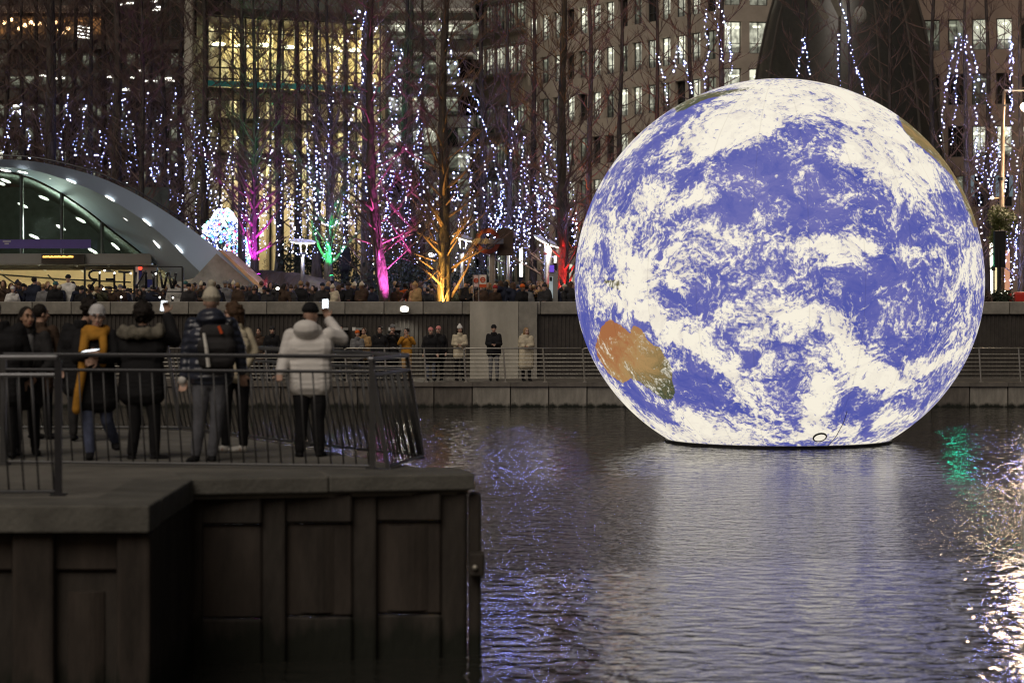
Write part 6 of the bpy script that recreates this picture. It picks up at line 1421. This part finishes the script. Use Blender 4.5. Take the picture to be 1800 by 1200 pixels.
special = [(712, 84.6, 0, 'orange', 'hair_dark', 'person in bright orange jacket behind the coping, right of the pink trunk', 1.0), (730, 82.4, 3, 'tan', 'tan', 'person in pale tan hooded coat behind the coping, right of the orange jacket', 1.0), (307, 83, 0, 'white', 'hair_dark', 'person in bright white jacket at the right end of the letter sign', 1.06), (326, 83.5, 1, 'white', 'teal', 'person in pale jacket beyond the right post of the letter sign', 1.03), (22, 82.6, 1, 'white', 'white', 'person in white hat low in the crowd at the far left', .93), (60, 84.5, 0, 'navy', 'hair_dark', 'person riding high above the crowd under the departure board', 1.12), (120, 85, 1, 'white', 'black', 'child on shoulders in white before the cream wall', 1.16), (918, 82.4, 1, 'black', 'orange', 'person with an orange hat just left of the information pillar', .97), (585, 82.6, 3, 'cream', 'cream', 'person in cream hood at the foot of the green tree', .95), (97, 83, 1, 'black', 'teal', 'person in pale teal hat left of the letter sign', 1.02), (6, 84, 2, 'brown', 'hair_brown', 'person in brown jacket at the very left of the crowd', 1.05), (952, 83.5, 2, 'tan', 'hair_fair', 'fair-haired person in tan coat before the information pillar', 1.03), (892, 84.5, 4, 'white', 'hair_fair', 'person in white coat between the roundel post and the light column', 1.06), (870, 82.6, 1, 'brown', 'red', 'person in red hat and brown jacket right of the roundel post', .95)]
for px, Y, v, c_, h_, lab, s in special: crowd(px, Y, v, c_, h_, lab, s=s)
zones = [(-30, 150, 34, 'left of the letter sign'), (150, 330, 30, 'behind the letter sign'), (330, 480, 24, 'by the pale buttress'), (480, 660, 24, 'below the dark mound'), (690, 770, 14, 'between pink trunk and amber tree'), (795, 905, 24, 'near notice board and roundel post'), (905, 1012, 20, 'between roundel post and globe')]
cols = ['black'] * 10 + ['charcoal'] * 6 + ['navy'] * 5 + ['brown'] * 4 + ['grey', 'olive', 'olive', 'tan', 'cream']
kinds = {0: 'seen from behind', 1: 'in a beanie', 2: 'with raised arms', 3: 'in a bobble hat', 4: 'with long hair'}
for x0, x1, n_, where in zones:
    for k in range(n_):
        v = cr.randrange(5); c_ = cr.choice(cols); Y = cr.uniform(82.2, 91); h_ = cr.choice(['black', 'black', 'charcoal', 'grey', 'navy', 'brown', 'cream']) if v in (1, 3) else cr.choice(['hair_dark', 'hair_dark', 'hair_brown', 'hair_fair'])
        col_n = c_ if v not in (1, 3) else f'{c_}'
        xx = x0 + (x1 - x0) * (k + cr.random()) / n_
        if min(abs(xx - 682), abs(xx - 781), abs(xx - 988)) < 15: Y = cr.uniform(85.5, 91)
        if 145 < xx < 326: Y = cr.uniform(83.4, 91)
        hn = h_.replace('hair_', ''); kd = {0: 'seen from behind', 1: f'in a {hn} beanie', 2: f'with {hn} hair raising both arms', 3: f'in a {hn} bobble hat', 4: f'with long {hn} hair'}[v]
        crowd(xx, Y, v, c_, h_, f'person in {col_n} coat {kd}, {where}', s=cr.uniform(.86, .97) if 145 < xx < 330 else cr.uniform(.90, 1.05))
for px, Y, c_, lab in ((690, 97, 'grey', 'person in grey jacket up on the bank right of the pink trunk'), (757, 98, 'grey', 'person in grey jacket up on the bank left of the amber tree'), (605, 99, 'charcoal', 'person in dark coat walking on the mound right of the green tree')):
    crowd(px, Y, 0, c_, 'hair_dark', lab, z=(float(mound_z(WX(px, Y), Y)) if px < 650 else TZ + .55))
bnk = MB(); bnk.prism([(WX(650, 100), 94), (WX(830, 100), 95), (WX(900, 100), 104), (WX(650, 100), 106)], TZ - .1, TZ + .55); put('raised_bed', bnk, M['soil'], kind='structure')
